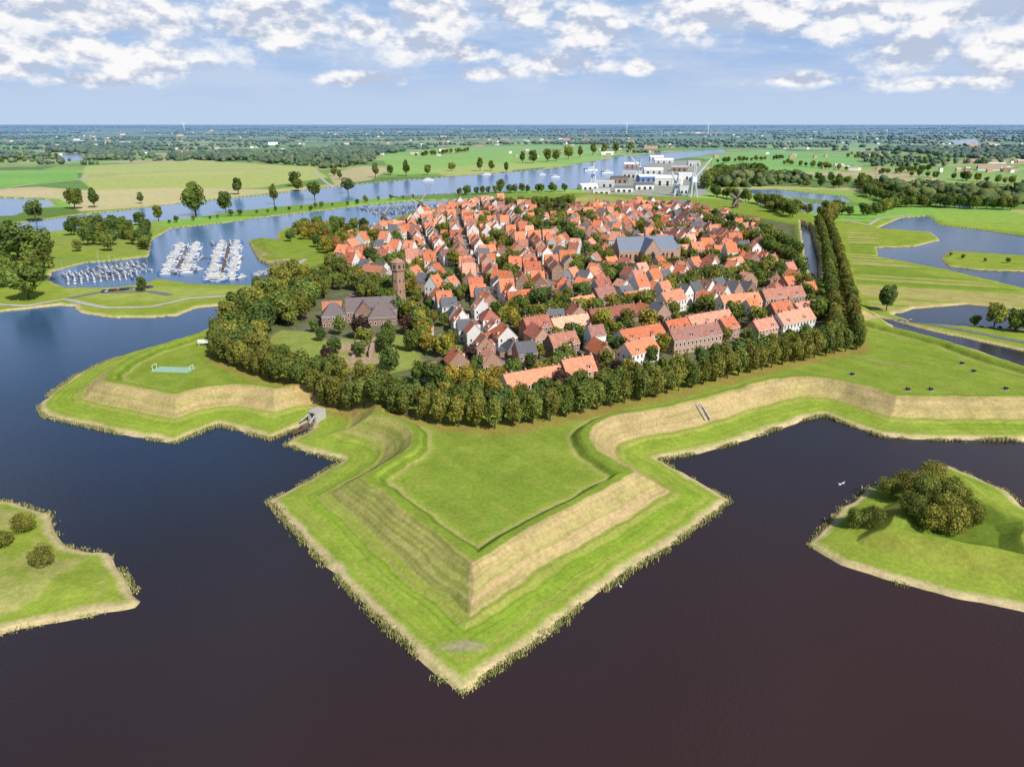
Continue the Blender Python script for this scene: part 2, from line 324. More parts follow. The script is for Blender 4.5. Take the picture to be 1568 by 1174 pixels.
# ------------------------------------------------------------ trees
def tree_mesh(name,seed,H,R,base,nb,nl,ls,shape='round'):
    g=np.random.default_rng(seed); cz=(H+base)/2; hz=(H-base)/2
    B=[];
    for i in range(nb):
        d=g.normal(size=3); d/=np.linalg.norm(d); q=g.random()**.45*.72
        c=np.array([d[0]*R*q,d[1]*R*q,cz+d[2]*hz*q])
        if shape=='cone': c[:2]*=1.15-.6*(c[2]-base)/(H-base)
        B.append((c,R*g.uniform(.34,.52),g.uniform(.68,1.32)))
    k=g.integers(0,nb,nl); c=np.array([q[0] for q in B])[k]; rr=np.array([q[1] for q in B])[k]; br=np.array([q[2] for q in B])[k]
    d=g.normal(size=(nl,3)); d/=np.linalg.norm(d,axis=1)[:,None]
    pos=c+d*rr[:,None]*(g.uniform(.55,1.08,nl)**.7)[:,None]*np.array([1,1,min(1.3,hz/R)])
    pos[:,2]=np.clip(pos[:,2],base*.5,None)
    nrm=d+g.normal(size=(nl,3))*.45; nrm/=np.linalg.norm(nrm,axis=1)[:,None]
    a=np.cross(nrm,g.normal(size=(nl,3))); a/=np.linalg.norm(a,axis=1)[:,None]; bb=np.cross(nrm,a)
    sz=ls*g.uniform(.6,1.3,nl)[:,None]
    V=np.stack([pos-a*sz-bb*sz*.6,pos+a*sz-bb*sz*.6,pos+a*sz*.7+bb*sz*.7,pos-a*sz*.7+bb*sz*.7],1).reshape(-1,3)
    colr=np.repeat((br*g.uniform(.75,1.25,nl)),4)[:,None]*np.ones(3); yel=np.repeat(g.uniform(.85,1.15,nl),4); colr[:,0]*=yel
    Q=np.arange(nl*4).reshape(-1,4); mi=np.zeros(nl)
    tv=[];tq=[]
    def limb(p0,p1,r0,r1):
        p0=Vector(p0);p1=Vector(p1);d=(p1-p0).normalized();u=d.cross(Vector((.3,1,.1))).normalized();w=d.cross(u);b0=len(tv)
        for pp,r in((p0,r0),(p1,r1)):
            for i in range(6):
                an=i*math.pi/3; tv.append(tuple(pp+u*math.cos(an)*r+w*math.sin(an)*r))
        for i in range(6): tq.append((b0+i,b0+(i+1)%6,b0+6+(i+1)%6,b0+6+i))
    tr=H*.022
    limb((0,0,-.6),(0.05,0,base+hz*.5),tr*1.3,tr*.8); limb((.05,0,base+hz*.5),(.1,.1,H*.85),tr*.8,tr*.2)
    for i in range(min(nb,7)): 
        c=B[i][0]; limb((0,0,base*.7+i*.05*hz),tuple(c),tr*.5,tr*.15)
    o=len(V); V=np.vstack([V,np.array(tv)]); Q=np.vstack([Q,np.array(tq)+o]); mi=np.concatenate([mi,np.ones(len(tq))]); colr=np.vstack([colr,np.ones((len(tv),3))])
    return qmesh(name,V,Q,[leafm,bark],mi,colr)
LIME=[tree_mesh('lime',i,12,3.8,1.4,26,3400,.31,'cone') for i in range(5)]
BROAD=[tree_mesh('broad',20+i,12,4.6,2.0,20,2000,.42) for i in range(6)]
POP=[tree_mesh('poplar',40+i,12,3.2,1.8,18,1400,.42,'cone') for i in range(3)]
BUSH=[tree_mesh('bush',60+i,6,3.6,.2,34,6000,.15) for i in range(3)]
def up(l,k): return [tuple(c*k for c in q) for q in l]
T_g=up([(.095,.128,.026),(.080,.115,.028),(.115,.138,.03),(.065,.10,.028),(.135,.15,.032)],1.7)
T_lime=up([(.132,.138,.028),(.108,.126,.028),(.155,.15,.03),(.125,.122,.028),(.092,.118,.027)],1.75)
T_y=up([(.24,.20,.035),(.20,.185,.03),(.22,.175,.03)],1.5); T_p=[(.10,.06,.05),(.13,.065,.05)]; T_b=[(.32,.19,.06)]
def tree(me,x,y,h,tint,name='broadleaf_tree',z=None,wf=None,base=12):
    if z is None: z=Hs(x,y)
    k=h/base; w=k*(wf or random.uniform(.88,1.15)); j=random.uniform(.8,1.2)
    return inst(name,me,(x,y,z-.1),random.uniform(0,6.28),(w,w*random.uniform(.92,1.08),k),tuple(c*j for c in tint))
def along(P,step,jit=0):
    out=[];carry=0
    for a,b in zip(P[:-1],P[1:]):
        L=math.hypot(*(b-a)); d=(b-a)/L; tt=carry
        while tt<L:
            q=a+d*tt; out.append((q[0]+random.uniform(-jit,jit),q[1]+random.uniform(-jit,jit),math.atan2(d[1],d[0]))); tt+=step
        carry=tt-L
    return out
for q in along(AV,6.5,.5):
    tree(random.choice(LIME),q[0],q[1],random.uniform(10.8,13),random.choice(T_lime),'lime_tree',wf=random.uniform(.9,1.05))
for q in along(AV,7.0,.8):
    a=q[2]+math.pi/2
    xx,yy_=q[0]+9*math.cos(a),q[1]+9*math.sin(a)
    tree(random.choice(LIME),xx,yy_,random.uniform(10,13),random.choice(T_lime+T_g),'lime_tree')
def scatter(poly,n,mes,h,tints,name='broadleaf_tree',mind=6,z0=3,occt=None):
    P=GP(poly,z0); pts=[]; k=0
    lo=P.min(0);hi=P.max(0)
    xs=rng.uniform(lo[0],hi[0],n*14); ys=rng.uniform(lo[1],hi[1],n*14); ok=sd(xs,ys,P)>0
    for a,b in zip(xs[ok],ys[ok]):
        if len(pts)>=n: break
        if any((a-c)**2+(b-d)**2<mind*mind for c,d in pts): continue
        if occt is not None and not occt(a,b): continue
        pts.append((a,b))
    if pts:
        zz=height(np.array([q[0] for q in pts]),np.array([q[1] for q in pts]))
        for (a,b),zc in zip(pts,zz):
            if zc<.3: continue
            tree(random.choice(mes),a,b,random.uniform(*h),random.choice(tints),name,zc)
    return pts
# ------------------------------------------------------------ occupancy raster of the town
OX,OY=-450,200; OC=np.zeros((1100,1100),bool)
def cells(cx,cy,a,l,w):
    u=np.arange(-l/2,l/2+.5,.7); v=np.arange(-w/2,w/2+.5,.7); U,Vv=np.meshgrid(u,v)
    xx=cx+U*math.cos(a)-Vv*math.sin(a); yy=cy+U*math.sin(a)+Vv*math.cos(a)
    return np.clip((xx-OX).astype(int),0,1099).ravel(),np.clip((yy-OY).astype(int),0,1099).ravel()
def free(*q): i,j=cells(*q); return not OC[i,j].any()
def stamp(*q): i,j=cells(*q); OC[i,j]=True
def win(mb,x0,x1,y0,y1,z0,z1,cols,sides,rowsn):
    for rw in range(rowsn):
        zc=z0+1.5+rw*2.8
        for sgn,sd_ in((-1,'s'),(1,'n')):
            if sd_ not in sides: continue
            yv=(y0 if sgn<0 else y1); L_=x1-x0; nn=max(1,int(L_/2.3))
            for i in range(nn):
                xc=x0+(i+.5)*L_/nn
                for (hw,hh_,off,m) in((.55,.85,.02,M_frame),(.42,.7,.05,M_glass)):
                    yo=yv+sgn*off; q=[(xc-hw,yo,zc-hh_),(xc+hw,yo,zc-hh_),(xc+hw,yo,zc+hh_),(xc-hw,yo,zc+hh_)]
                    mb.poly(q if sgn<0 else q[::-1],m)
        for sgn,sd_ in((-1,'w'),(1,'e')):
            if sd_ not in sides: continue
            xv=(x0 if sgn<0 else x1); L_=y1-y0; nn=max(1,int(L_/2.6))
            for i in range(nn):
                yc=y0+(i+.5)*L_/nn
                for (hw,hh_,off,m) in((.5,.8,.02,M_frame),(.38,.66,.05,M_glass)):
                    xo=xv+sgn*off; q=[(xo,yc-hw,zc-hh_),(xo,yc+hw,zc-hh_),(xo,yc+hw,zc+hh_),(xo,yc-hw,zc+hh_)]
                    mb.poly(q[::-1] if sgn<0 else q,m)
def gable(mb,l,w,e,rh,wall,roof,hip=0,x0=0,y0=0,ov=.35,z0=0,winr=2,chim=1,sides='snew'):
    X0,X1,Y0,Y1=x0-l/2,x0+l/2,y0-w/2,y0+w/2
    mb.loft([[(X0,Y0,q),(X1,Y0,q),(X1,Y1,q),(X0,Y1,q)] for q in(z0-.8,z0+e)],wall,cap=False)
    if not hip:
        mb.poly([(X0,Y1,z0+e),(X0,Y0,z0+e),(X0,y0,z0+e+rh)],wall); mb.poly([(X1,Y0,z0+e),(X1,Y1,z0+e),(X1,y0,z0+e+rh)],wall)
    k=rh/(w/2); t_=.18; za=z0+e-ov*k+t_; zr=z0+e+rh+t_; hx=hip*w*.45; a0,a1=X0-ov*.5,X1+ov*.5
    r0,r1=a0+hx,a1-hx; ya,yb=Y0-ov,Y1+ov
    mb.poly([(a0,ya,za),(a1,ya,za),(r1,y0,zr),(r0,y0,zr)],roof); mb.poly([(a1,yb,za),(a0,yb,za),(r0,y0,zr),(r1,y0,zr)],roof)
    if hip: mb.poly([(a0,yb,za),(a0,ya,za),(r0,y0,zr)],roof); mb.poly([(a1,ya,za),(a1,yb,za),(r1,y0,zr)],roof)
    else:
        for xx in(a0,a1): mb.poly([(xx,ya,za),(xx,y0,zr),(xx,yb,za),(xx,yb,za-.16),(xx,y0,zr-.16),(xx,ya,za-.16)],M_frame if wall is M_white else wall)
    mb.poly([(a0,ya,za),(a0,ya,za-.16),(a1,ya,za-.16),(a1,ya,za)],M_frame); mb.poly([(a0,yb,za),(a1,yb,za),(a1,yb,za-.16),(a0,yb,za-.16)],M_frame)
    win(mb,X0,X1,Y0,Y1,z0,z0+e,2,sides,winr)
    for i in range(chim):
        xc=X0+.7+hx if i==0 else X1-1.2-hx
        mb.box(xc,xc+.8,y0-.4,y0+.4,zr-1,zr+1.0,M_brick); mb.box(xc+.1,xc+.7,y0-.3,y0+.3,zr+1.0,zr+1.25,M_dark)
def dormer(mb,x,w,e,rh,side,roof):
    k=rh/(w/2); yo=side*(w/2-.5); zb=e+.5*k; 
    y_in=side*(w/2-.5-1.5/k*1.0)
    y0,y1=min(yo,y_in),max(yo,y_in)
    mb.box(x-.7,x+.7,y0,y1,zb-.2,zb+1.3,M_frame); mb.box(x-.85,x+.85,min(yo+side*.15,y_in),max(yo+side*.15,y_in),zb+1.3,zb+1.42,roof)
    yf=yo+side*.02; q=[(x-.5,yf,zb+.35),(x+.5,yf,zb+.35),(x+.5,yf,zb+1.15),(x-.5,yf,zb+1.15)]; mb.poly(q if side<0 else q[::-1],M_glass)
def skylight(mb,x,w,e,rh,side):
    k=rh/(w/2); n_=Vector((0,side*k,1)).normalized()*.06
    P_=[]
    for dx_,f_ in((-.4,.4),(.4,.4),(.4,.6),(-.4,.6)):
        yv=side*(w/2)*(1-f_); P_.append(Vector((x+dx_,yv,e+rh*f_+.18))+n_)
    mb.poly(P_ if side<0 else P_[::-1],M_glass)
HV=[]
g=random.Random(5)
for i in range(24):
    l=g.choice([7.5,8.5,9.5,11,13,16]); w=g.uniform(7.2,9.6); e=g.choice([3.2,5.6,5.8,6.2,7.6]); rh=w*g.uniform(.42,.60)
    wall=g.choice([M_brick,M_white,M_brick,M_white,M_brick]); roof=M_slate if i%8==6 else M_roof
    mb=MB(); gable(mb,l,w,e,rh,wall,roof,hip=1 if i%6==4 else 0,chim=g.choice([1,1,2]),winr=2 if e>4 else 1)
    mb.box(-.5,.5,-w/2-.06,-w/2,0,2.1,M_wood)
    if i%3==0: dormer(mb,l*.2,w,e,rh,-1,roof)
    if i%4==1: dormer(mb,-l*.15,w,e,rh,1,roof)
    if i%2: skylight(mb,l*.05,w,e,rh,-1 if i%4==1 else 1)
    if i%3==1:
        mb.box(-l*.3,l*.25,w/2,w/2+3,-.8,2.7,wall); mb.poly([(-l*.3-.2,w/2+3.2,2.72),(-l*.3-.2,w/2+.05,3.4),(l*.25+.2,w/2+.05,3.4),(l*.25+.2,w/2+3.2,2.72)],roof)
    HV.append((mb.mesh('house_v%d'%i),l,w))
SM=[]
for i in range(5):
    l=4+i*.8; w=3.6+.4*i; mb=MB(); gable(mb,l,w,2.4,w*.42,[M_brick,M_wood,M_white,M_brick,M_wood][i],[M_roof,M_roof,M_slate,M_roof,M_roofgrey][i],winr=0,chim=0); mb.box(-.5,.5,-w/2-.06,-w/2,0,1.9,M_wood)
    SM.append((mb.mesh('shed_v%d'%i),l,w))
ROW=[]
for i in range(6):
    l=14+i*3.5; w=[8.2,9,8.6,9.4,8.4,8.8][i]; e=[5.2,5.8,5.0,5.6,6.0,5.3][i]; mb=MB(); gable(mb,l,w,e,4.2,[M_brick,M_white,M_brick,M_white,M_brick,M_brick][i],M_roof,chim=2,winr=2)
    for k in range(int(l/6)): 
        mb.box(-l/2+3+k*6,-l/2+3.7+k*6,-.4,.4,e+3.2,e+5.2,M_brick); mb.box(-l/2+1.2+k*6,-l/2+2.2+k*6,-w/2-.06,-w/2,0,2.1,M_wood)
        if (k+i)%2: dormer(mb,-l/2+4.6+k*6,w,e,4.2,-1,M_roof)
    ROW.append((mb.mesh('row_v%d'%i),l,w))
ROOFC=[(.64,.205,.105),(.60,.24,.14),(.68,.26,.15),(.52,.16,.085),(.68,.33,.22),(.38,.14,.10),(.62,.20,.09),(.44,.20,.14),(.66,.235,.12),(.30,.15,.12)]
STR=[[(757,322),(785,352),(812,385),(835,425),(850,455)],[(700,330),(712,370),(728,410),(742,445),(775,482)],[(640,345),(650,370),(665,400),(700,440)],
[(560,385),(650,392),(720,400),(810,395),(880,400)],[(600,360),(700,365),(790,362)],[(860,385),(930,352),(1000,332),(1060,347)],[(880,333),(960,328),(1060,352),(1130,388)],
[(1000,362),(1060,378),(1130,402)],[(840,432),(930,447),(1020,432),(1110,416)],[(1050,470),(1140,450),(1200,442)],
[(540,420),(600,428),(660,432),(760,442)],[(920,472),(1050,452)],[(690,462),(720,495),(752,535),(790,572)]]
ROWS=[[(800,520),(880,510),(965,495)],[(950,535),(1040,515),(1120,500)],[(1100,480),(1180,465),(1245,465)],[(1110,505),(1180,498),(1255,482)],[(840,548),(905,535)],[(955,560),(1010,546)],[(770,608),(850,593),(925,578)],[(680,470),(735,500)],[(1010,480),(1100,458)],[(1150,520),(1250,500)],[(1020,540),(1110,524)]]
HZ=GP([(530,372),(600,348),(700,318),(752,310),(800,320),(860,340),(880,322),(1000,314),(1080,326),(1160,352),(1165,405),(1240,440),(1265,495),(1180,522),(1080,535),(940,560),(800,560),(740,515),(670,480),(620,440),(520,425)],3)
def place(v,cx,cy,a,tag='brick_house'):
    me,l,w=v
    if not free(cx,cy,a,l,w): return False
    stamp(cx,cy,a,l+.2,w+.2)
    c=random.choice(ROOFC); j=random.uniform(.82,1.12)
    k=random.uniform(.88,1.16)
    inst(tag,me,(cx,cy,3.0),a,(1,1,k),tuple(q*j for q in c)); return True
def resv(px,py,l,w,a=0,z=3):
    q=G(px,py,z); stamp(q[0],q[1],a,l,w); return q
church=resv(985,404,52,34,.25); tower=resv(612,466,12,12); manor=resv(555,490,46,26,.2)
for st in STR:
    P=GP(st,3)
    for q in along(P,2): stamp(q[0],q[1],q[2],3,4.2)
def ribbon(name,P,w,mat,zo=.12,step=3):
    pts=along(P,step)
    if len(pts)<2: return
    xs=[];
    for i,(a,b,c) in enumerate(pts):
        j0=pts[max(0,i-1)];j1=pts[min(len(pts)-1,i+1)]; an=math.atan2(j1[1]-j0[1],j1[0]-j0[0])+math.pi/2
        for k in(-.5,0,.5): xs.append((a+math.cos(an)*w*k,b+math.sin(an)*w*k))
    A=np.array(xs); zz=height(A[:,0],A[:,1])+zo
    V=np.column_stack([A,zz]); Q=[]
    for i in range(len(pts)-1):
        for k in(0,1): a=i*3+k; Q.append((a,a+1,a+4,a+3))
    link(bpy.data.objects.new(name,qmesh(name,V,Q,[mat],smooth=True)))
for st in STR: ribbon('town_street',GP(st,3),4,M_street)
for rw in ROWS:
    P=GP(rw,3)
    L_=np.hypot(*(P[-1]-P[0])); d=(P[-1]-P[0])/L_; a=math.atan2(d[1],d[0]); tt=0; nn_=np.array([-d[1],d[0]])
    while tt<L_-8:
        v=random.choice(ROW); 
        if tt+v[1]>L_+6: v=ROW[0]
        cxp=P[0]+d*(tt+v[1]/2)+nn_*random.uniform(-1.5,1.5)
        place(v,cxp[0],cxp[1],a+random.uniform(-.05,.05),tag='terraced_houses'); tt+=v[1]+random.uniform(.8,5)
        if tt>L_+8: break
dirs=[]
for st in STR:
    P=GP(st,3)
    for a_,b_ in zip(P[:-1],P[1:]): dirs.append((a_,b_,math.atan2(*(b_-a_)[::-1])))
    for side in(-1,1):
        for (aa,bb_) in zip(P[:-1],P[1:]):
            L_=np.hypot(*(bb_-aa)); d=(bb_-aa)/L_; an=math.atan2(d[1],d[0]); nrm=np.array([-d[1],d[0]])*side; tt=1
            while tt<L_-4:
                v=random.choice(HV); turn=random.random()<.4
                l,w=(v[2],v[1]) if turn else (v[1],v[2])
                if w>11: turn=False; l,w=v[1],v[2]
                c=aa+d*(tt+l/2)+nrm*(2.8+w/2+random.uniform(0,.8))
                ang=an+(math.pi if side>0 else 0)+(math.pi/2 if turn else 0)
                if place(v,c[0],c[1],ang): tt+=l+.1
                else: tt+=1.5
lo=HZ.min(0);hi=HZ.max(0)
def fr(a,b): return free(a,b,0,1.6,1.6)
mixT=T_g*3+T_y+T_p[:1]+T_lime
# mature garden trees claim their ground first
def town_tree_spot(a,b):
    if not free(a,b,0,5,5): return False
    stamp(a,b,0,5,5); return True
scatter([(560,375),(700,330),(760,325),(880,335),(1000,325),(1080,340),(1140,370),(1150,405),(1230,440),(1260,490),(1180,520),(1080,535),(940,565),(800,590),(740,580),(670,560),(640,500),(620,440),(540,420)],230,BROAD,(8,13.5),mixT,mind=9,occt=town_tree_spot)
cand=rng.uniform(lo,hi,(26000,2)); ok=sd(cand[:,0],cand[:,1],HZ)>0; cand=cand[ok]
rw_poly=sd(cand[:,0],cand[:,1],GP([(760,480),(1010,450),(1060,430),(1240,430),(1262,490),(940,560),(780,560)],3))
DM=np.array([(q[0]+q[1])/2 for q in dirs]); cnt=0
for k_,((a_,b_),rp) in enumerate(zip(cand,rw_poly)):
    if rp>0 and random.random()<.85: continue
    if not free(a_,b_,0,6,6): continue
    bd=dirs[int(np.argmin(np.hypot(DM[:,0]-a_,DM[:,1]-b_)))]
    if k_<len(cand)*.62: v=random.choice(HV)
    else:
        if random.random()<.6: continue
        v=random.choice(SM+HV[:4])
    an=bd[2]+random.choice([0,math.pi/2,math.pi,-math.pi/2])+random.uniform(-.08,.08)
    if free(a_,b_,an,v[1]+.8,v[2]+.8):
        if place(v,a_,b_,an,'brick_house' if v[1]>7.4 else 'garden_shed'): cnt+=1
for px,py,vi in [(690,538,2),(705,550,4),(665,545,9),(680,520,1),(725,545,7),(650,520,3),(700,575,12),(655,578,5),(735,480,6),(1190,440,10),(1200,500,11),(1230,495,13),(1110,330,3),(1150,350,5),(1130,340,8),(500,480,4),(480,495,9),(710,500,14),(735,560,15)]:
    q=G(px,py,3); place(HV[vi],q[0],q[1],random.uniform(0,3))
scatter([(545,368),(700,322),(760,312),(880,322),(1000,318),(1080,332),(1140,362),(1150,405),(1240,430),(1270,490),(1180,525),(1080,540),(940,575),(800,600),(740,600),(670,570),(640,500),(620,440),(530,425)],460,BROAD+POP[:1],(5,9.5),mixT,mind=4.5,occt=fr)
def rowt(px,step,mes,h,tints,name='broadleaf_tree',jit=1.5,z=3,chk=False):
    for q in along(GP(px,z),step,jit):
        if chk and not fr(q[0],q[1]): continue
        zc=Hs(q[0],q[1])
        if zc<.25: continue
        tree(random.choice(mes),q[0],q[1],random.uniform(*h),random.choice(tints),name,zc)
rowt([(1020,452),(1100,440),(1180,428),(1235,425)],7,BROAD,(12,16),T_g+T_lime)
rowt([(1030,462),(1110,448),(1180,438)],8,BROAD,(10,13),T_g)
rowt([(770,500),(860,490),(930,480),(1010,470)],7,BROAD,(9,12),T_y+T_lime)
rowt([(735,500),(760,520),(850,520)],8,BROAD,(7,10),T_y+T_g,chk=True)
rowt([(1060,340),(1150,372),(1215,410)],7.5,BROAD,(11,15),T_g+T_lime)
rowt([(1075,335),(1160,360),(1225,400)],8.5,BROAD,(11,15),T_g)
rowt([(560,450),(600,480),(640,500),(650,540)],6,BROAD,(9,13),T_g+T_y)
rowt([(760,320),(820,318),(875,316)],8,BROAD,(12,16),T_g)
rowt([(820,360),(870,365),(890,380)],7,BROAD,(12,18),T_g)
rowt([(640,590),(700,600),(770,590),(760,600)],7,BROAD,(8,11),T_g+T_p+T_y)
rowt([(880,412),(950,432),(1010,425),(1040,415)],7,BROAD,(10,13),T_g+T_y+T_p)
rowt([(850,535),(930,520),(1000,508)],9,BROAD,(8,11),T_g+T_y,chk=True)
scatter([(345,535),(360,500),(400,470),(460,440),(475,470),(468,500),(430,500),(405,522),(410,560),(380,560)],42,BROAD,(12,17),T_lime+T_g,mind=6.5)
scatter([(440,450),(520,405),(560,440),(640,440),(600,470),(520,452),(470,480)],34,BROAD,(9,14),T_g+T_y+T_lime,mind=6,occt=fr)
scatter([(430,372),(470,352),(560,352),(560,375),(500,400),(470,380)],40,BROAD,(9,14),T_g+T_y+T_b,mind=7)
scatter([(470,500),(640,500),(660,560),(640,575),(600,585),(500,570)],14,BROAD,(7,12),T_g+T_p,mind=10)
scatter([(640,590),(1000,560),(990,585),(850,620),(760,635),(690,632)],26,BROAD,(7,11),T_g+T_p+T_y,mind=7,occt=fr)
# ------------------------------------------------------------ landmarks
mb=MB()
mb.cyl(0,0,[(4.0,-1),(3.7,3),(3.4,19)],8,M_tower); mb.cyl(0,0,[(3.5,19),(4.1,20),(4.1,24),(4.3,24.3)],8,M_tower); mb.cyl(0,0,[(4.4,24.3),(2.2,25.6),(.15,26.6)],8,M_tower)
for k in range(8):
    a=math.pi/8+k*math.pi/4; mb.T=Matrix.Rotation(a,4,'Z')
    for zz,hw,hh_ in((22,.7,1.1),(14,.3,.8),(8,.3,.8)):
        ri=3.84 if zz>21 else 3.55*math.cos(math.pi/8)+.12
        mb.poly([(ri,-hw,zz-hh_),(ri,hw,zz-hh_),(ri,hw,zz+hh_),(ri,-hw,zz+hh_)],M_dark)
mb.T=Matrix.Identity(4)
mb.obj('castle_brick_tower',(tower[0],tower[1],3))
M_slateb=simple('church_slate',(.17,.20,.26),.6,0,.15)
mb=MB(); gable(mb,44,13,11,9,M_brick,M_slateb,winr=0,chim=0)
mb.T=Matrix.Rotation(math.pi/2,4,'Z'); gable(mb,30,12,11,8.6,M_brick,M_slateb,winr=0,chim=0); mb.T=Matrix.Identity(4)
mb.cyl(22,0,[(6.5,-1),(6.5,11)],8,M_brick,math.pi/8); mb.cyl(22,0,[(6.9,11),(.2,18)],8,M_slateb,math.pi/8)
for sx in(-1,1):
    for k in range(6):
        xx=-20+k*7.2
        if abs(xx)<8: continue
        mb.box(xx-.6,xx+.6,sx*6.5-(1.4 if sx<0 else 0),sx*6.5+(1.4 if sx>0 else 0),-1,9,M_brick)
        q=[(xx+2.4,sx*6.56,2.5),(xx+4.6,sx*6.56,2.5),(xx+4.6,sx*6.56,7.5),(xx+3.5,sx*6.56,9),(xx+2.4,sx*6.56,7.5)]; mb.poly(q if sx<0 else q[::-1],M_glass)
    mb.poly([(-2,sx*15.06,3),(2,sx*15.06,3),(2,sx*15.06,9),(0,sx*15.06,11.5),(-2,sx*15.06,9)][::(1 if sx<0 else -1)],M_glass)
mb.cyl(0,0,[(1.1,19),(1.0,22),(.1,27)],6,M_slateb)
mb.obj('gothic_church',(church[0],church[1],3),.25)
M_brr=simple('dark_tiles',(.17,.135,.135),.8,0,.2)
mb=MB(); gable(mb,26,12,6,6,M_brick,M_brr,chim=2,winr=2,x0=5); gable(mb,12,11,6,5.6,M_brick,M_brr,hip=1,x0=-14,y0=-7,chim=0,winr=2)
gable(mb,14,10,4.5,5,M_brick,M_brr,x0=10,y0=-9,chim=1,hip=1,winr=1); gable(mb,10,8,5,4.6,M_white,M_roof,x0=-15,y0=5,chim=1,winr=1)
mb.T=Matrix.Rotation(math.pi/2,4,'Z'); gable(mb,15,9,6,5.2,M_brick,M_brr,x0=-1.5,y0=-1,winr=2,chim=0); mb.T=Matrix.Identity(4)
for k in range(3): dormer(mb,5+k*4,12,6,6,-1,M_brr)
mo=mb.obj('large_brick_manor',(manor[0],manor[1],3),.2); mo.color=(.55,.22,.13,1)
rq=G(555,545,3); mb=MB()
M_ruin=simple('ruin_brick',(.40,.29,.22),.95,0,.25)
def wall(x0,y0,x1,y1,h,w=1.3):
    d=Vector((x1-x0,y1-y0,0)); n=Vector((-d.y,d.x,0)).normalized()*w/2; L_=d.length; k=max(2,int(L_/2.2))
    for i in range(k):
        a=Vector((x0,y0,0))+d*i/k; b_=Vector((x0,y0,0))+d*(i+.98)/k; hh_=h*random.uniform(.55,1.1)
        mb.loft([[a-n,b_-n,b_+n,a+n],[p_+Vector((0,0,hh_)) for p_ in(a-n,b_-n,b_+n,a+n)]],M_ruin)
wall(-16,-8,12,-10,2); wall(-16,-8,-15,10,2.4); wall(-15,10,10,12,2.8); wall(12,-10,14,4,1.6); wall(-4,-8,-3,6,1.5); wall(4,-3,5,12,5,1.8); wall(-3,5,5,5,4,1.8)
mb.cyl(-15,-8,[(3.2,-1),(3.1,2.6)],10,M_ruin); mb.cyl(13,-9,[(2.6,-1),(2.5,2)],10,M_ruin); mb.box(-3,3,4,9,-1,6,M_ruin)
mb.obj('castle_ruins',(rq[0],rq[1],3),.1)
q=G(483,640,2); mb=MB(); 
mb.box(-2.2,-1.2,-2,4,-2,2.4,M_conc); mb.box(1.2,2.2,-2,4,-2,2.4,M_conc); mb.box(-2.3,2.3,-2.1,4,2.4,2.9,M_conc); mb.box(-1.2,1.2,2.5,3,-2,2.4,M_dark)  # last dark block stands in for the shade inside the tunnel mouth
mb.beam((-1.7,-2,1.6),(-2.6,-6,-.2),.5,M_conc); mb.beam((1.7,-2,1.6),(2.4,-6,-.2),.5,M_conc); mb.box(-1.2,1.2,-8,2.5,-1.9,-1.2,M_road)
mb.obj('water_gate',(q[0],q[1],2.4),-.5,.85)
q=G(463,660,0); mb=MB()
for k in range(9): mb.box(-4.5+k,-4.5+k+.92,-.7,.7,.6,.7,M_wood)
for sy in(-.65,.65):
    mb.beam((-4.5,sy,1.5),(4.5,sy,1.5),.1,M_wood); mb.beam((-4.5,sy,.5),(4.5,sy,.5),.16,M_wood)
    for k in range(6): mb.beam((-4.5+k*1.8,sy,-1.5),(-4.5+k*1.8,sy,1.5),.14,M_wood)
mb.obj('wooden_footbridge',(q[0],q[1],.1),.95)
q=G(1077,630,5); mb=MB(); mb.loft([[(-1.2,-3,-3),(-.8,-3,-3),(-.8,3,-3),(-1.2,3,-3)],[(-1.2,-3,-1.6),(-.8,-3,-1.6),(-.8,3,1.8),(-1.2,3,1.8)]],M_conc)
mb.loft([[(.8,-3,-3),(1.2,-3,-3),(1.2,3,-3),(.8,3,-3)],[(.8,-3,-1.6),(1.2,-3,-1.6),(1.2,3,1.8),(.8,3,1.8)]],M_conc); mb.box(-.8,.8,2,3,-3,1.6,M_ruin); mb.box(-.5,.5,1.9,1.98,-3,-.3,M_dark)
mb.obj('postern_gate',(q[0],q[1],5),.35)
mb=MB(); mb.T=Matrix.Rotation(math.pi/2,4,'Y'); mb.cyl(-1.0,0,[(.26,-1.1),(.2,0),(.14,1.4),(.19,1.45)],10,M_dark); mb.T=Matrix.Identity(4)
for sy in(-.55,.55):
    mb.T=Matrix.Translation((0,sy,.6))@Matrix.Rotation(math.pi/2,4,'X'); mb.cyl(0,0,[(.6,-.06),(.6,.06)],14,M_wood); mb.cyl(0,0,[(.12,-.14),(.12,.14)],8,M_dark)
mb.T=Matrix.Identity(4); mb.beam((0,-.3,.7),(-2.0,-.12,.15),.16,M_wood); mb.beam((0,.3,.7),(-2.0,.12,.15),.16,M_wood); mb.beam((0,-.55,.6),(0,.55,.6),.12,M_dark); mb.box(-1.6,.6,-1.4,1.4,-.3,.05,M_conc)
cm=mb.mesh('cannon')
for px,py in[(1390,598),(1425,598),(1540,597),(1305,575),(1473,558),(1491,570)]:
    a=G(px,py,5.6); inst('cannon',cm,(a[0],a[1],Hs(*a)+.05),-1.2,(.9,)*3)
q=G(265,566,5.6); mb=MB(); mb.box(-8,8,-3.4,3.4,-.3,.12,M_turq)
for sx in(-1,1):
    for a,b_ in(((sx*7.9,-1.5,0),(sx*7.9,-1.5,2)),((sx*7.9,1.5,0),(sx*7.9,1.5,2)),((sx*7.9,-1.5,2),(sx*7.9,1.5,2))): mb.beam(a,b_,.15,M_frame)
mb.obj('sports_court',(q[0],q[1],5.55),-.1)
q=G(315,530,5.6); mb=MB()
for sx in(-3,3): mb.beam((sx,0,0),(sx,0,3.2),.25,M_metal)
mb.box(-3.4,3.4,-.1,.1,1.6,3.2,M_frame); mb.obj('notice_board',(q[0],q[1],5.5))
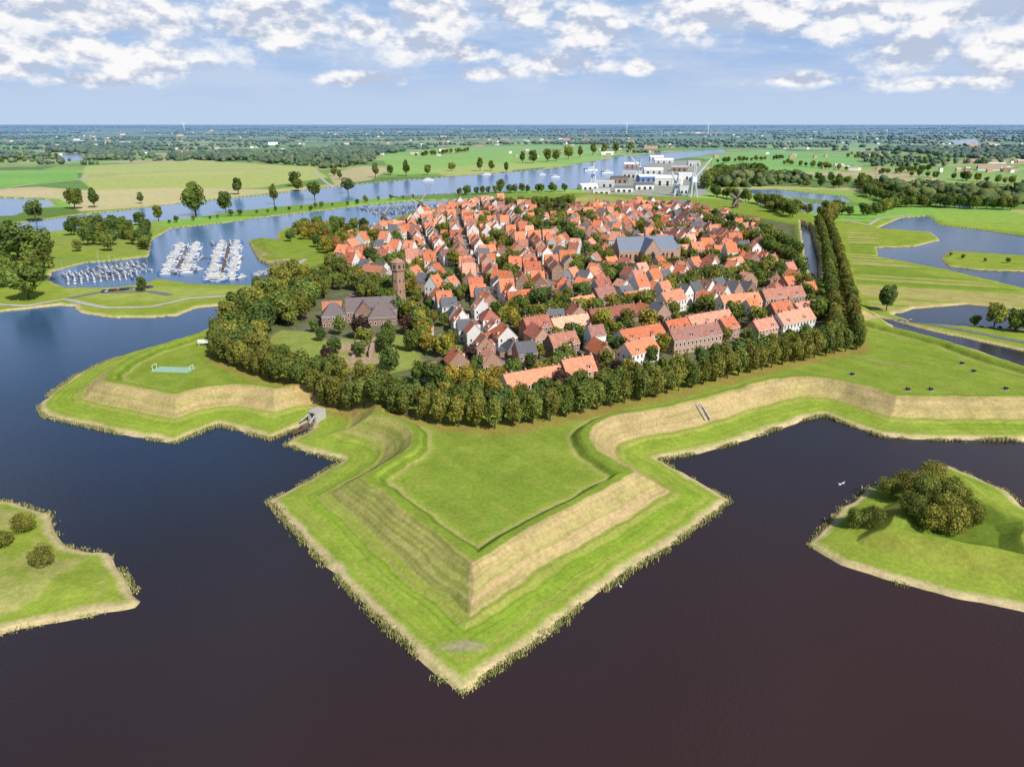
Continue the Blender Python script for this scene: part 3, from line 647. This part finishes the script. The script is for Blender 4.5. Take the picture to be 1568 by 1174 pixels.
def swan():
    mb=MB(); R_=[]
    for xx,w,h0,h1 in((-.62,.03,.28,.34),(-.45,.16,.05,.36),(-.1,.27,-.05,.42),(.25,.22,-.05,.36),(.42,.08,.05,.26)):
        R_.append([(xx,w*math.cos(a)*1.0,(h0+h1)/2+(h1-h0)/2*math.sin(a)) for a in [i*math.pi/4 for i in range(8)]])
    mb.loft(R_,M_frame)
    pts=[(.36,0,.2),(.52,0,.42),(.46,0,.66),(.52,0,.8),(.62,0,.8)]
    for a,b_ in zip(pts[:-1],pts[1:]): mb.beam(a,b_,.09,M_frame,.08)
    mb.beam((.62,0,.8),(.76,0,.76),.06,M_bill,.03); return mb.mesh('swan')
sw=swan()
for px,py in[(1286,742),(1291,740),(950,898)]:
    a=G(px,py,0); inst('swan',sw,(a[0],a[1],0),random.uniform(0,6),(.9,)*3)
def mill():
    mb=MB(); mb.cyl(0,0,[(3.6,-1),(3.2,4),(2.4,9)],8,M_wood); mb.cyl(0,0,[(2.6,9),(2.4,10.4),(.6,11.6)],8,M_slate); mb.cyl(0,0,[(4.6,3.4),(4.6,3.6)],8,M_wood)
    mb.beam((0,-1,10),(0,-3.6,10.2),.5,M_wood)
    for k in range(4):
        a=math.pi/4+.2+k*math.pi/2; d=Vector((math.cos(a),0,math.sin(a))); c=Vector((0,-3.5,10.2)); n=Vector((-d.z,0,d.x))
        mb.beam(c,c+d*9,.45,M_wood,.3); mb.beam(c+d*2+n*1.7,c+d*9+n*1.7,.2,M_wood)
        for j in range(8): mb.beam(c+d*(2+j),c+d*(2+j)+n*1.7,.2,M_frame)
    return mb.mesh('windmill')
mm=mill()
for px,py,k in[(589,352,1.3),(645,332,1.3),(1125,322,1.2)]:
    a=G(px,py,3); inst('windmill',mm,(a[0],a[1],max(1,Hs(*a))),.2,(k,)*3)
mb=MB(); mb.cyl(0,0,[(2.8,0),(1.8,105)],10,M_frame); mb.box(-2,2,-5,4,104,108,M_frame)
for k in range(3):
    a=.4+k*2.094; d=Vector((math.cos(a),0,math.sin(a))); c=Vector((0,-6,106)); mb.beam(c,c+d*10,2.4,M_frame,3.4); mb.beam(c+d*10,c+d*50,3.4,M_frame,1.0)
tm=mb.mesh('turbine')
for px,dist in[(950,8500),(1068,7800),(310,11500)]:
    inst('wind_turbine',tm,((px-784)/F*dist*1.0,dist,0),random.uniform(-.4,.4))
# ------------------------------------------------------------ boats & jetties
def boat(kind):
    mb=MB(); L_=10 if kind else 9
    out=[(-.5,.34),(-.2,.42),(.15,.4),(.35,.27),(.46,.12),(.5,.02)]
    def ring(k,z,sx=1): 
        P_=[(a*L_*sx,-b_*k*3.6*.5*1.15,z) for a,b_ in out]; return P_+[(a,-b_,c) for a,b_,c in P_[::-1]]
    mb.loft([ring(.6,-.3,.9),ring(1,.5),ring(1.08,1.1,1.02)],M_blue if kind==2 else M_frame); mb.loft([ring(.98,1.1,.96),ring(.97,1.16,.95)],M_pave)
    mb.loft([ring(.75,1.1,.6),ring(.62,1.9 if kind else 1.55,.5)],M_frame); mb.loft([ring(.72,1.3,.58),ring(.70,1.62,.55)],M_dark,False)
    if kind: mb.loft([ring(.5,1.9,.34),ring(.42,2.6,.28)],M_frame); mb.loft([ring(.52,2.0,.35),ring(.49,2.35,.33)],M_dark,False); mb.box(-L_*.5,-L_*.3,-1.1,1.1,1.2,1.6,M_blue)
    else:
        mb.beam((.4,0,1.5),(.4,0,11),.13,M_metal,.08); mb.beam((.4,0,2.4),(-3.6,0,2.3),.3,M_blue,.22); mb.beam((.4,-1,8),(.4,1,8),.06,M_metal)
        mb.beam((.4,0,11),(4.8,0,1.2),.03,M_metal); mb.beam((.4,0,11),(-4.4,0,1.3),.03,M_metal)
    return mb.mesh('boat')
BT=[boat(0),boat(1),boat(2)]
def jetty(a,b_,both=True,step=3.8,L_=11):
    P=GP([a,b_],0); d=P[1]-P[0]; Ln=np.hypot(*d); an=math.atan2(d[1],d[0]); mb=MB(); mb.box(0,Ln,-.9,.9,.45,.65,M_wood)
    k=0
    while k<Ln: mb.cyl(k,0.8,[(.18,-2),(.18,1.8)],6,M_wood); k+=8
    mb.obj('jetty',(P[0][0],P[0][1],0),an); d=d/Ln; n=np.array([-d[1],d[0]]); k=2
    while k<Ln-1:
        for sd_ in((-1,1) if both else (1,)):
            if random.random()<.9:
                kind=random.choice([0,1,1,1,2,1]); c=P[0]+d*k+n*sd_*6.6
                inst('motor_boat' if kind else 'sailing_boat',BT[kind],(c[0],c[1],0),an+math.pi/2*sd_+(math.pi if random.random()<.5 else 0),(random.uniform(.7,1.15),)*3)
        k+=step
jetty((268,420),(290,374)); jetty((338,430),(352,370)); jetty((262,412),(302,416)); jetty((325,376),(370,372)); jetty((322,425),(365,428)); jetty((270,380),(308,378)); jetty((256,398),(318,396),step=4.5); jetty((322,400),(372,396),step=4.5); jetty((322,414),(366,412),step=4.5)
jetty((100,432),(215,422)); jetty((135,415),(225,404)); jetty((95,424),(150,418)); jetty((150,424),(222,412),step=4.5)
jetty((556,322),(720,311)); jetty((575,328),(690,319)); jetty((400,424),(440,414),False); jetty((600,303),(720,297),False)
for px,py,rz,sc in[(655,277,.25,2.2),(905,262,.4,3.5),(930,266,.4,3),(745,268,.3,2),(560,360,1.2,1),(850,272,.3,2),(830,268,.3,1.6),(573,347,1,1.2)]:
    a=G(px,py,0); inst('motor_boat',BT[1],(a[0],a[1],0),rz,(sc,)*3)
mb=MB(); mb.box(-2.1,2.1,-.85,.85,.3,.85,M_redp); mb.loft([[(-1.5,-.8,.85),(1.0,-.8,.85),(1.0,.8,.85),(-1.5,.8,.85)],[(-1.1,-.65,1.45),(.4,-.65,1.45),(.4,.65,1.45),(-1.1,.65,1.45)]],M_glass); mb.box(-1.05,.35,-.62,.62,1.452,1.5,M_redp)
for a in(-1.3,1.3):
    for sy in(-.8,.8): mb.T=Matrix.Translation((a,sy,.33))@Matrix.Rotation(math.pi/2,4,'X'); mb.cyl(0,0,[(.33,-.1),(.33,.1)],12,M_dark)
mb.T=Matrix.Identity(4); car=mb.mesh('car')
CC=[(.6,.6,.6),(.05,.05,.06),(.3,.02,.02),(.04,.08,.25),(.35,.36,.38),(.75,.75,.75)]
for a,b_,n_ in[((160,447),(235,440),14),((875,462),(925,456),8),((700,452),(742,470),7),((1395,487),(1560,503),12),((955,300),(1010,302),10)]:
    P=GP([a,b_],3 if a[0]>400 and a[0]<1100 else 1.3)
    for i in range(n_):
        if random.random()<.85:
            c=P[0]+(P[1]-P[0])*i/n_; inst('parked_car',car,(c[0],c[1],Hs(*c)+.12),random.uniform(-.1,.1)+1.2,(1,)*3,random.choice(CC))
# ------------------------------------------------------------ shipyard
def shed(px,py,l,w,h,rz,wallm,roofm):
    a=G(px,py,1); mb=MB(); gable(mb,l,w,h,w*.2,wallm,roofm,winr=1,chim=0)
    for k in(-.3,0,.3): mb.box(l*k-2,l*k+2,-w/2-.1,-w/2,0,h*.65,M_dark)
    mb.obj('shipyard_shed',(a[0],a[1],1.2),rz)
for i,(px,py,l,w,h) in enumerate([(900,290,30,16,6),(925,286,34,18,7),(948,280,30,18,8),(965,272,28,20,9),(1024,284,44,24,12),(1000,266,40,20,8),(1040,262,36,20,8),(985,290,30,16,7),(920,297,26,12,5),(1016,250,50,24,8),(968,256,40,20,7),(1062,254,30,20,9),(955,294,28,14,6),(1045,296,26,16,7),(990,278,34,18,9),(1005,244,40,20,7),(1050,275,30,18,9)]):
    shed(px,py,l,w,h,random.uniform(-.4,.5),[M_white,M_metal,M_brick,M_white][i%4] if i!=14 else M_blue,[M_frame,M_roofgrey,M_slate,M_roofgrey,M_frame][i%5])
def crane(px,py,H_,jib,rz,th=1.6):
    a=G(px,py,1); mb=MB()
    for sx in(-5,5):
        for sy in(-5,5): mb.beam((sx,sy,0),(sx*.45,sy*.45,H_*.45),th,M_metal); 
        mb.beam((sx,-5,H_*.02),(sx*.45,5*.45,H_*.42),th*.6,M_metal); mb.beam((sx,5,.02*H_),(sx*.45,-5*.45,H_*.42),th*.6,M_metal)
    mb.box(-3.5,3.5,-3.5,3.5,H_*.45,H_*.6,M_frame); 
    for sx in(-1.5,1.5): mb.beam((sx,0,H_*.6),(sx,-2,H_),th*.8,M_metal)
    for sy in(-1.2,1.2):
        mb.beam((2,sy,H_*.6),(jib,sy*.4,H_*1.15),th*.8,M_metal)
        for k in range(8):
            t0=k/8;t1=(k+1)/8; A=Vector((2+(jib-2)*t0,1.2-.7*t0,H_*.6+H_*.55*t0)); B_=Vector((2+(jib-2)*t1,-1.2+.7*t1,H_*.6+H_*.55*t1)); mb.beam(A,B_,.4,M_metal)
    mb.beam((0,-2,H_),(jib,0,H_*1.15),.35,M_dark); mb.beam((jib,0,H_*1.15),(jib,0,H_*.5),.3,M_dark); mb.box(-6,-3.5,-3,3,H_*.47,H_*.58,M_blue)
    mb.obj('shipyard_crane',(a[0],a[1],1.2),rz)
crane(1060,302,46,26,.3,2.0); crane(908,282,30,20,1.4); crane(978,272,34,26,2.2); crane(1035,300,28,18,1.8)
# ------------------------------------------------------------ roads & paths
ribbon('marina_road',GP([(-100,462),(40,468),(100,458),(118,462),(160,471),(230,470),(290,457),(385,451),(430,432),(470,405)],1.3),4,M_pave,.15)
ribbon('marina_road',GP([(100,458),(150,448),(230,446),(262,452)],1.3),5,M_road,.12)
ribbon('country_road',GP([(1330,484),(1400,492),(1480,506),(1568,524),(1700,552)],1.3),5,M_road,.15)
ribbon('country_road',GP([(1285,335),(1330,345),(1345,335),(1400,328)],1.3),4,M_pave,.15)
ribbon('country_road',GP([(0,290),(60,280),(120,276),(135,270),(260,262),(420,258)],1.3),7,M_pave,.3,10)
ribbon('country_road',GP([(480,262),(500,280),(520,292)],1.3),6,M_pave,.3,10)
ribbon('footpath',GP([(1312,548),(1380,560),(1405,562)],5.6),1.4,M_path,.08)
ribbon('footpath',GP([(560,385),(520,410),(470,440)],3),3,M_path,.1)
# ------------------------------------------------------------ island trees
for px,py,h in[(1312,797,6),(1336,800,6),(1362,752,6.5),(1385,745,7),(1425,745,8),(1412,772,7.5),(1392,800,6.8),(1420,810,7.5),(1455,812,8.5),(1480,802,7.5),(1455,775,9),(1440,790,8)]:
    a=G(px,py,3.5); tree(random.choice(BUSH),a[0],a[1],h,random.choice(T_lime[:4]),'willow_bush',base=6,wf=.85)
for px,py,h in[(36,808,5.5),(65,862,5.5),(0,838,5),(-60,800,6),(-40,860,5),(8,832,4)]:
    a=G(px,py,2.6); tree(random.choice(BUSH),a[0],a[1],h,random.choice(T_lime),'willow_bush',base=6,wf=.9)
# ------------------------------------------------------------ countryside trees (individual)
FT=[(55,338,24),(115,320,26),(145,318,24),(243,338,22),(216,312,16),(300,330,38),(346,325,28),(296,302,20),(365,298,24),(420,312,26),(452,285,20),(482,305,24),(533,295,20),(575,272,22),(622,270,22),(655,268,14),(735,262,20),(752,262,16),(767,292,16),(775,264,14),(692,262,12),(598,268,14),(520,275,14),(512,270,12),(30,400,50),(65,400,40),(20,380,26),(45,460,52),(60,430,40),(10,440,30),(120,385,16),(145,372,10),(395,445,20),(218,446,22),(457,292,16),(800,250,16),(816,250,18),(838,248,18),(852,247,16),(870,244,18),(888,242,16),(908,238,18),(925,237,16),(943,235,16),(965,233,14)]
for px,py,hp in FT:
    a=G(px,py,1.3); d=math.hypot(*a); tree(random.choice(BROAD+POP),a[0],a[1],hp*d/F*1.1,random.choice(T_g),'poplar_tree',z=1)
scatter([(100,350),(225,345),(228,388),(160,385),(105,372)],34,BROAD,(12,18),T_g,mind=9,z0=1)
scatter([(-150,400),(40,384),(60,400),(50,430),(-150,450)],26,BROAD,(11,16),T_g,mind=11,z0=1)
def strip(px,step,h,tints=T_g,mes=None,jit=4,z=1.2): rowt(px,step,mes or BROAD,h,tints,jit=jit,z=z)
strip([(230,345),(300,338),(420,324),(500,317),(560,311)],16,(4,8)); strip([(400,334),(430,330),(480,322)],9,(7,12))
strip([(700,300),(760,296),(870,294)],11,(12,17)); strip([(560,309),(640,303)],20,(5,9))
strip([(1090,300),(1160,312),(1215,340)],9,(12,18)); strip([(1080,290),(1100,268),(1150,264),(1170,268)],10,(16,24))
strip([(1100,282),(1130,270),(1165,276)],10,(16,24)); strip([(1165,278),(1210,276),(1245,282)],12,(14,20))
strip([(1250,276),(1300,282),(1360,286)],12,(10,18)); strip([(1320,280),(1330,300),(1380,318),(1430,318),(1560,322)],10,(12,20)); strip([(1330,290),(1400,312),(1500,322)],10,(12,20))
strip([(1260,320),(1290,330),(1340,330),(1370,318)],9,(10,16)); strip([(1180,330),(1225,325)],8,(10,14),T_g+T_b)
strip([(1370,478),(1372,482)],4,(13,16)); strip([(1400,488),(1450,492),(1568,506)],7,(6,9)); strip([(1510,498),(1568,510),(1640,520)],6,(10,15)); strip([(1540,492),(1600,500)],6,(12,16))
strip([(1280,325),(1270,345)],6,(12,16),T_b+T_lime); strip([(1180,318),(1240,330),(1270,336)],9,(9,13),T_b+T_lime)
strip([(1450,393),(1500,400),(1568,405)],14,(3,5)); strip([(1360,345),(1400,350)],12,(3,6))
for (x0,y0_,x1,y1_) in[(1200,252,1300,262),(1400,270,1568,285),(1300,242,1450,250),(1100,250,1200,244),(640,240,720,232),(0,250,110,240),(1350,268,1420,262),(1440,298,1568,312),(1240,286,1300,290)]:
    strip([(x0,y0_),(x1,y1_)],18,(10,18),jit=8)
# ------------------------------------------------------------ far woods and hedgerows: one mesh
def icos(k):
    bm=bmesh.new(); bmesh.ops.create_icosphere(bm,subdivisions=k,radius=1); a=np.array([v.co[:] for v in bm.verts]); f=np.array([[v.index for v in f.verts] for f in bm.faces]); bm.free(); return a,f
iv,it=icos(2); jv_,jt=icos(1)
pts=[]
for k in range(560):
    py=190+3.5+(rng.random()**1.4)*62; px=rng.uniform(-700,2300); a=np.array(G(px,py,1)); d=math.hypot(*a)
    if py>228 and rng.random()<.55: continue
    L_=rng.uniform(80,420)*(1+d/4000); ang=rng.normal(0,.3) if rng.random()<.75 else rng.uniform(0,3.1)
    n_=int(L_/(10+d/420)); wd=rng.uniform(3,10)+(rng.random()<.2)*d*.012
    u=rng.uniform(-.5,.5,n_)*L_
    for q in u: pts.append((a[0]+q*math.cos(ang)+rng.normal(0,wd),a[1]+q*math.sin(ang)+rng.normal(0,wd),rng.uniform(8,16)))
def wood(pl,n_):
    P=GP(pl,1); lo=P.min(0);hi=P.max(0); c=rng.uniform(lo,hi,(n_*3,2)); c=c[sd(c[:,0],c[:,1],P)>0][:n_]
    for q in c: pts.append((q[0],q[1],rng.uniform(12,20)))
def clump(y0,y1,n_,m_):
    for k in range(n_):
        a=G(rng.uniform(-500,2000),rng.uniform(y0,y1),1); d=math.hypot(*a); wdx=d*rng.uniform(.01,.06); wdy=d*rng.uniform(.008,.03)
        for j in range(m_): pts.append((a[0]+rng.normal(0,wdx),a[1]+rng.normal(0,wdy),rng.uniform(9,16)))
wood([(410,250),(440,236),(520,228),(600,228),(640,236),(570,248),(520,258),(430,262)],900)
wood([(260,240),(400,238),(400,246),(270,248)],200); wood([(70,232),(130,228),(200,232),(190,244),(140,246),(130,236),(90,234)],300)
wood([(1340,228),(1568,232),(1700,238),(1568,246),(1440,240)],380); wood([(1100,268),(1240,274),(1230,284),(1100,288)],90); wood([(1340,288),(1420,296),(1568,305),(1568,318),(1400,315)],240)
clump(203,222,42,34); clump(194,204,60,36)
A=np.array(pts); fl2=fields(A[:,0],A[:,1]); A=A[(fl2[0]>6)&(A[:,1]<40000)]
for pl in([(130,254),(300,246),(480,256),(505,272),(400,288),(250,292),(150,300),(120,276)],[(580,238),(700,224),(900,222),(960,236),(860,254),(700,266),(600,268)],[(1070,240),(1180,230),(1310,238),(1320,262),(1240,264),(1110,262)],[(880,286),(905,276),(960,262),(985,246),(1060,240),(1085,255),(1085,300),(1010,303)]):
    A=A[(sd(A[:,0],A[:,1],GP(pl,1))<-15)]
A=A[~((A[:,1]<1100)&(np.abs(A[:,0])<600)&(rng.random(len(A))<.85))]
VV=[];QQ=[];CCo=[]; off=0
dist=np.hypot(A[:,0],A[:,1])
for (xx,yv,h),d in zip(A,dist):
    bv,bt=(iv,it) if d<2400 else (jv_,jt)
    nsub=4 if d<2400 else 1
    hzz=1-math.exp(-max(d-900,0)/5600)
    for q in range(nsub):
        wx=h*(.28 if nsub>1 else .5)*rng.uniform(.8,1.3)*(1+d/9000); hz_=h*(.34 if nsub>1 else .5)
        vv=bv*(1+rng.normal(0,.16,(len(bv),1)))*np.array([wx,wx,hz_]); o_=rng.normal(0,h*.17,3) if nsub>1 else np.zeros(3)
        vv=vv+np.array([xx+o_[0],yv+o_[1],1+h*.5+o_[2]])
        c=np.array(T_g[int(rng.integers(0,5))])*rng.uniform(.45,.8); c=c*(1-hzz)+lin(108,144,180,.76)*hzz  # tree colour blended to haze blue with distance, aerial haze painted in
        VV.append(vv);QQ.append(bt+off); off+=len(bv); CCo.append(np.tile(c,(len(bv),1))*rng.uniform(.8,1.2,(len(bv),1)))
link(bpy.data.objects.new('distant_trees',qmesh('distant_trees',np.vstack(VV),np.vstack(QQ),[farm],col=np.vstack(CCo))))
mbw=MB()
for k in range(560):
    py=192.5+rng.random()**1.3*50; px=rng.uniform(-300,1900)
    if k%3==0: c=random.choice([(20,217),(560,205),(700,200),(1290,258),(1340,205),(1500,222),(300,205),(1520,262),(1050,205),(150,212),(860,215),(1390,284),(1545,250)]); px=c[0]+rng.normal(0,35); py=c[1]+rng.normal(0,1.6)
    if py<192.3: continue
    a=G(px,py,1)
    if Hs(*a)<.8: continue
    big=rng.random()<.12; l=rng.uniform(30,60) if big else rng.uniform(10,20); w=l*.5; h=rng.uniform(4,8)
    mbw.T=Matrix.Translation((a[0],a[1],1))@Matrix.Rotation(rng.uniform(-.5,.5),4,'Z')
    wl_=M_white if rng.random()<.5 else M_brick; rf=random.choice([M_roofgrey,M_slate,M_ruin,M_ruin])
    mbw.loft([[(-l/2,-w/2,q),(l/2,-w/2,q),(l/2,w/2,q),(-l/2,w/2,q)] for q in(-1,h)],wl_); 
    mbw.poly([(-l/2,-w/2-.3,h+.01),(l/2,-w/2-.3,h+.01),(l/2,0,h+w*.3),(-l/2,0,h+w*.3)],rf); mbw.poly([(l/2,w/2+.3,h+.01),(-l/2,w/2+.3,h+.01),(-l/2,0,h+w*.3),(l/2,0,h+w*.3)],rf)
mbw.T=Matrix.Identity(4); mbw.obj('distant_farm_buildings')
# ------------------------------------------------------------ reeds along the banks: one mesh
RV=[];RC=[]
def reeds(P,dens,h,prob):
    for q in along(P,dens,.5):
        fq=fbm(np.array([q[0]/9]),np.array([q[1]/9]),50)[0]
        if fq<prob: continue
        hb=h*(.5+1.6*(fq-prob))
        for j in range(8):
            x_=q[0]+rng.normal(0,.5); y_=q[1]+rng.normal(0,.5); hh_=hb*rng.uniform(.5,1.15); a=rng.uniform(0,3.14); w_=rng.uniform(.08,.2); lx,ly=rng.normal(0,.2,2)
            RV.append([(x_-w_*math.cos(a),y_-w_*math.sin(a),-.1),(x_+w_*math.cos(a),y_+w_*math.sin(a),-.1),(x_+lx+.06,y_+ly,hh_),(x_+lx-.06,y_+ly,hh_)])
            c=[(.26,.27,.08),(.42,.35,.18),(.18,.22,.06)][int(rng.integers(0,3))]; RC.extend([c]*4)
reeds(RAMP[4:52],.30,1.2,.40); reeds(np.vstack([L2,L2[:1]]),.5,.9,.5); reeds(np.vstack([L3,L3[:1]]),.5,.9,.5)
RV=np.array(RV).reshape(-1,3)
link(bpy.data.objects.new('reed_fringe',qmesh('reed_fringe',RV,np.arange(len(RV)).reshape(-1,4),[farm],col=np.array(RC))))
# ------------------------------------------------------------ light, sky
S=Vector((.60,-.77,0)).normalized(); EL=math.radians(43); S=Vector((S.x*math.cos(EL),S.y*math.cos(EL),math.sin(EL)))
sl=bpy.data.lights.new('sun','SUN'); sl.energy=5.0; sl.angle=math.radians(.5); sl.color=(1,.955,.885)
so=link(bpy.data.objects.new('sun',sl)); so.rotation_euler=S.to_track_quat('Z','Y').to_euler()
w=bpy.data.worlds.new('World'); scene.world=w; w.use_nodes=True; t=w.node_tree; L=t.links; bg=t.nodes['Background']; bg.inputs['Strength'].default_value=.1
sk=N(t,'ShaderNodeTexSky',sky_type='NISHITA'); sk.sun_disc=False; sk.sun_elevation=EL; sk.sun_rotation=math.atan2(S.x,S.y); sk.altitude=0; sk.air_density=1; sk.dust_density=.6; sk.ozone_density=1.5
tc=N(t,'ShaderNodeTexCoord'); sx=N(t,'ShaderNodeSeparateXYZ'); L.new(tc.outputs['Generated'],sx.inputs[0])
def M(op,a,b=None,c=None): return mth(t,op,a,b,c)
az=M('ARCTAN2',sx.outputs[0],sx.outputs[1]); el=M('ARCSINE',sx.outputs[2])
def cmb(a,b):
    n=N(t,'ShaderNodeCombineXYZ'); 
    for i,v in enumerate((a,b)):
        if isinstance(v,(int,float)): n.inputs[i].default_value=v
        else: L.new(v,n.inputs[i])
    return n.outputs[0]
def noise(v,sc,det=6,ro=.6):
    n=N(t,'ShaderNodeTexNoise'); n.inputs['Scale'].default_value=sc; n.inputs['Detail'].default_value=det; n.inputs['Roughness'].default_value=ro; L.new(v,n.inputs['Vector']); return n.outputs['Fac']
def sstep(v,a,b):
    n=N(t,'ShaderNodeMapRange',interpolation_type='SMOOTHSTEP'); n.inputs[1].default_value=a; n.inputs[2].default_value=b; L.new(v,n.inputs[0]); return n.outputs[0]
P2=cmb(az,M('MULTIPLY',el,1.6)); AE=cmb(az,el)
nA=noise(P2,15,8,.6); nB=noise(cmb(az,M('ADD',M('MULTIPLY',el,1.6),.016)),15,4,.55); nC=noise(P2,15,4,.55)
BL=[(130,14,170,34),(105,72,70,20),(30,100,60,14),(410,32,110,42),(250,30,60,24),(225,92,75,24),(665,22,60,30),(640,68,45,22),(715,82,45,14),(560,45,50,18),(855,98,65,18),(905,45,70,30),(990,103,28,9),(1130,15,160,36),(1290,18,70,32),(1400,82,60,26),(1535,78,58,32),(1220,122,60,9),(740,112,50,10),(545,122,60,9),(800,15,60,22),(1480,20,80,22),(140,122,60,9),(1450,126,80,9)]
cur=None
for px,py,bw,bh in BL:
    dy=(587-py)/F; a_=math.atan((px-784)/F/(cp+dy*sp)); e_=math.atan2((-sp+dy*cp),math.hypot((px-784)/F,cp+dy*sp))
    v=N(t,'ShaderNodeVectorMath',operation='SUBTRACT'); L.new(AE,v.inputs[0]); v.inputs[1].default_value=(a_,e_,0)
    v2=N(t,'ShaderNodeVectorMath',operation='MULTIPLY'); L.new(v.outputs[0],v2.inputs[0]); v2.inputs[1].default_value=(F*.95/bw,F/bh,0)
    v3=N(t,'ShaderNodeVectorMath',operation='LENGTH'); L.new(v2.outputs[0],v3.inputs[0])
    cur=v3.outputs['Value'] if cur is None else M('MINIMUM',cur,v3.outputs['Value'])
shape=M('ADD',cur,M('MULTIPLY',M('SUBTRACT',.5,nA),3.4))
dens=sstep(shape,1.35,.45)
hi_=M('MULTIPLY',M('MULTIPLY',sstep(noise(cmb(az,M('MULTIPLY',el,1.3)),3.2,5,.55),.52,.66),sstep(el,.17,.24)),.55)
dens=M('MAXIMUM',dens,hi_)
wisp=M('MULTIPLY',sstep(noise(cmb(M('MULTIPLY',az,.5),M('MULTIPLY',el,2.4)),14,4,.6),.36,.64),.62)
dens=M('MULTIPLY',dens,.97)
rel=M('MULTIPLY_ADD',M('SUBTRACT',nC,nB),4.6,M('MULTIPLY_ADD',M('SUBTRACT',nA,.5),1.2,.55))
cr=N(t,'ShaderNodeValToRGB'); L.new(rel,cr.inputs[0]); e=cr.color_ramp.elements; e[0].position=.2; e[0].color=(.50,.57,.72,1); e[1].position=.8; e[1].color=(.98,.97,.97,1)
sc=N(t,'ShaderNodeVectorMath',operation='SCALE'); L.new(cr.outputs[0],sc.inputs[0]); sc.inputs['Scale'].default_value=10
def mixc(f,a,b):
    n=N(t,'ShaderNodeMix',data_type='RGBA'); 
    if isinstance(f,float): n.inputs[0].default_value=f
    else: L.new(f,n.inputs[0])
    for i,v in((6,a),(7,b)):
        if isinstance(v,tuple): n.inputs[i].default_value=v
        else: L.new(v,n.inputs[i])
    return n.outputs[2]
low=sstep(el,.30,.06)
base=mixc(M('MULTIPLY',low,.85),sk.outputs[0],(3.2,4.9,8.3,1))
base=mixc(M('MULTIPLY',wisp,M('MULTIPLY',sstep(el,.0,.05),sstep(el,.30,.18))),base,(6.0,6.8,8.3,1))
base=mixc(M('MULTIPLY',sstep(el,.10,.0),.9),base,(5.4,6.6,8.5,1))
allc=mixc(dens,base,sc.outputs[0]); L.new(allc,bg.inputs['Color'])
print('objects',len(bpy.data.objects),'houses infill',cnt)
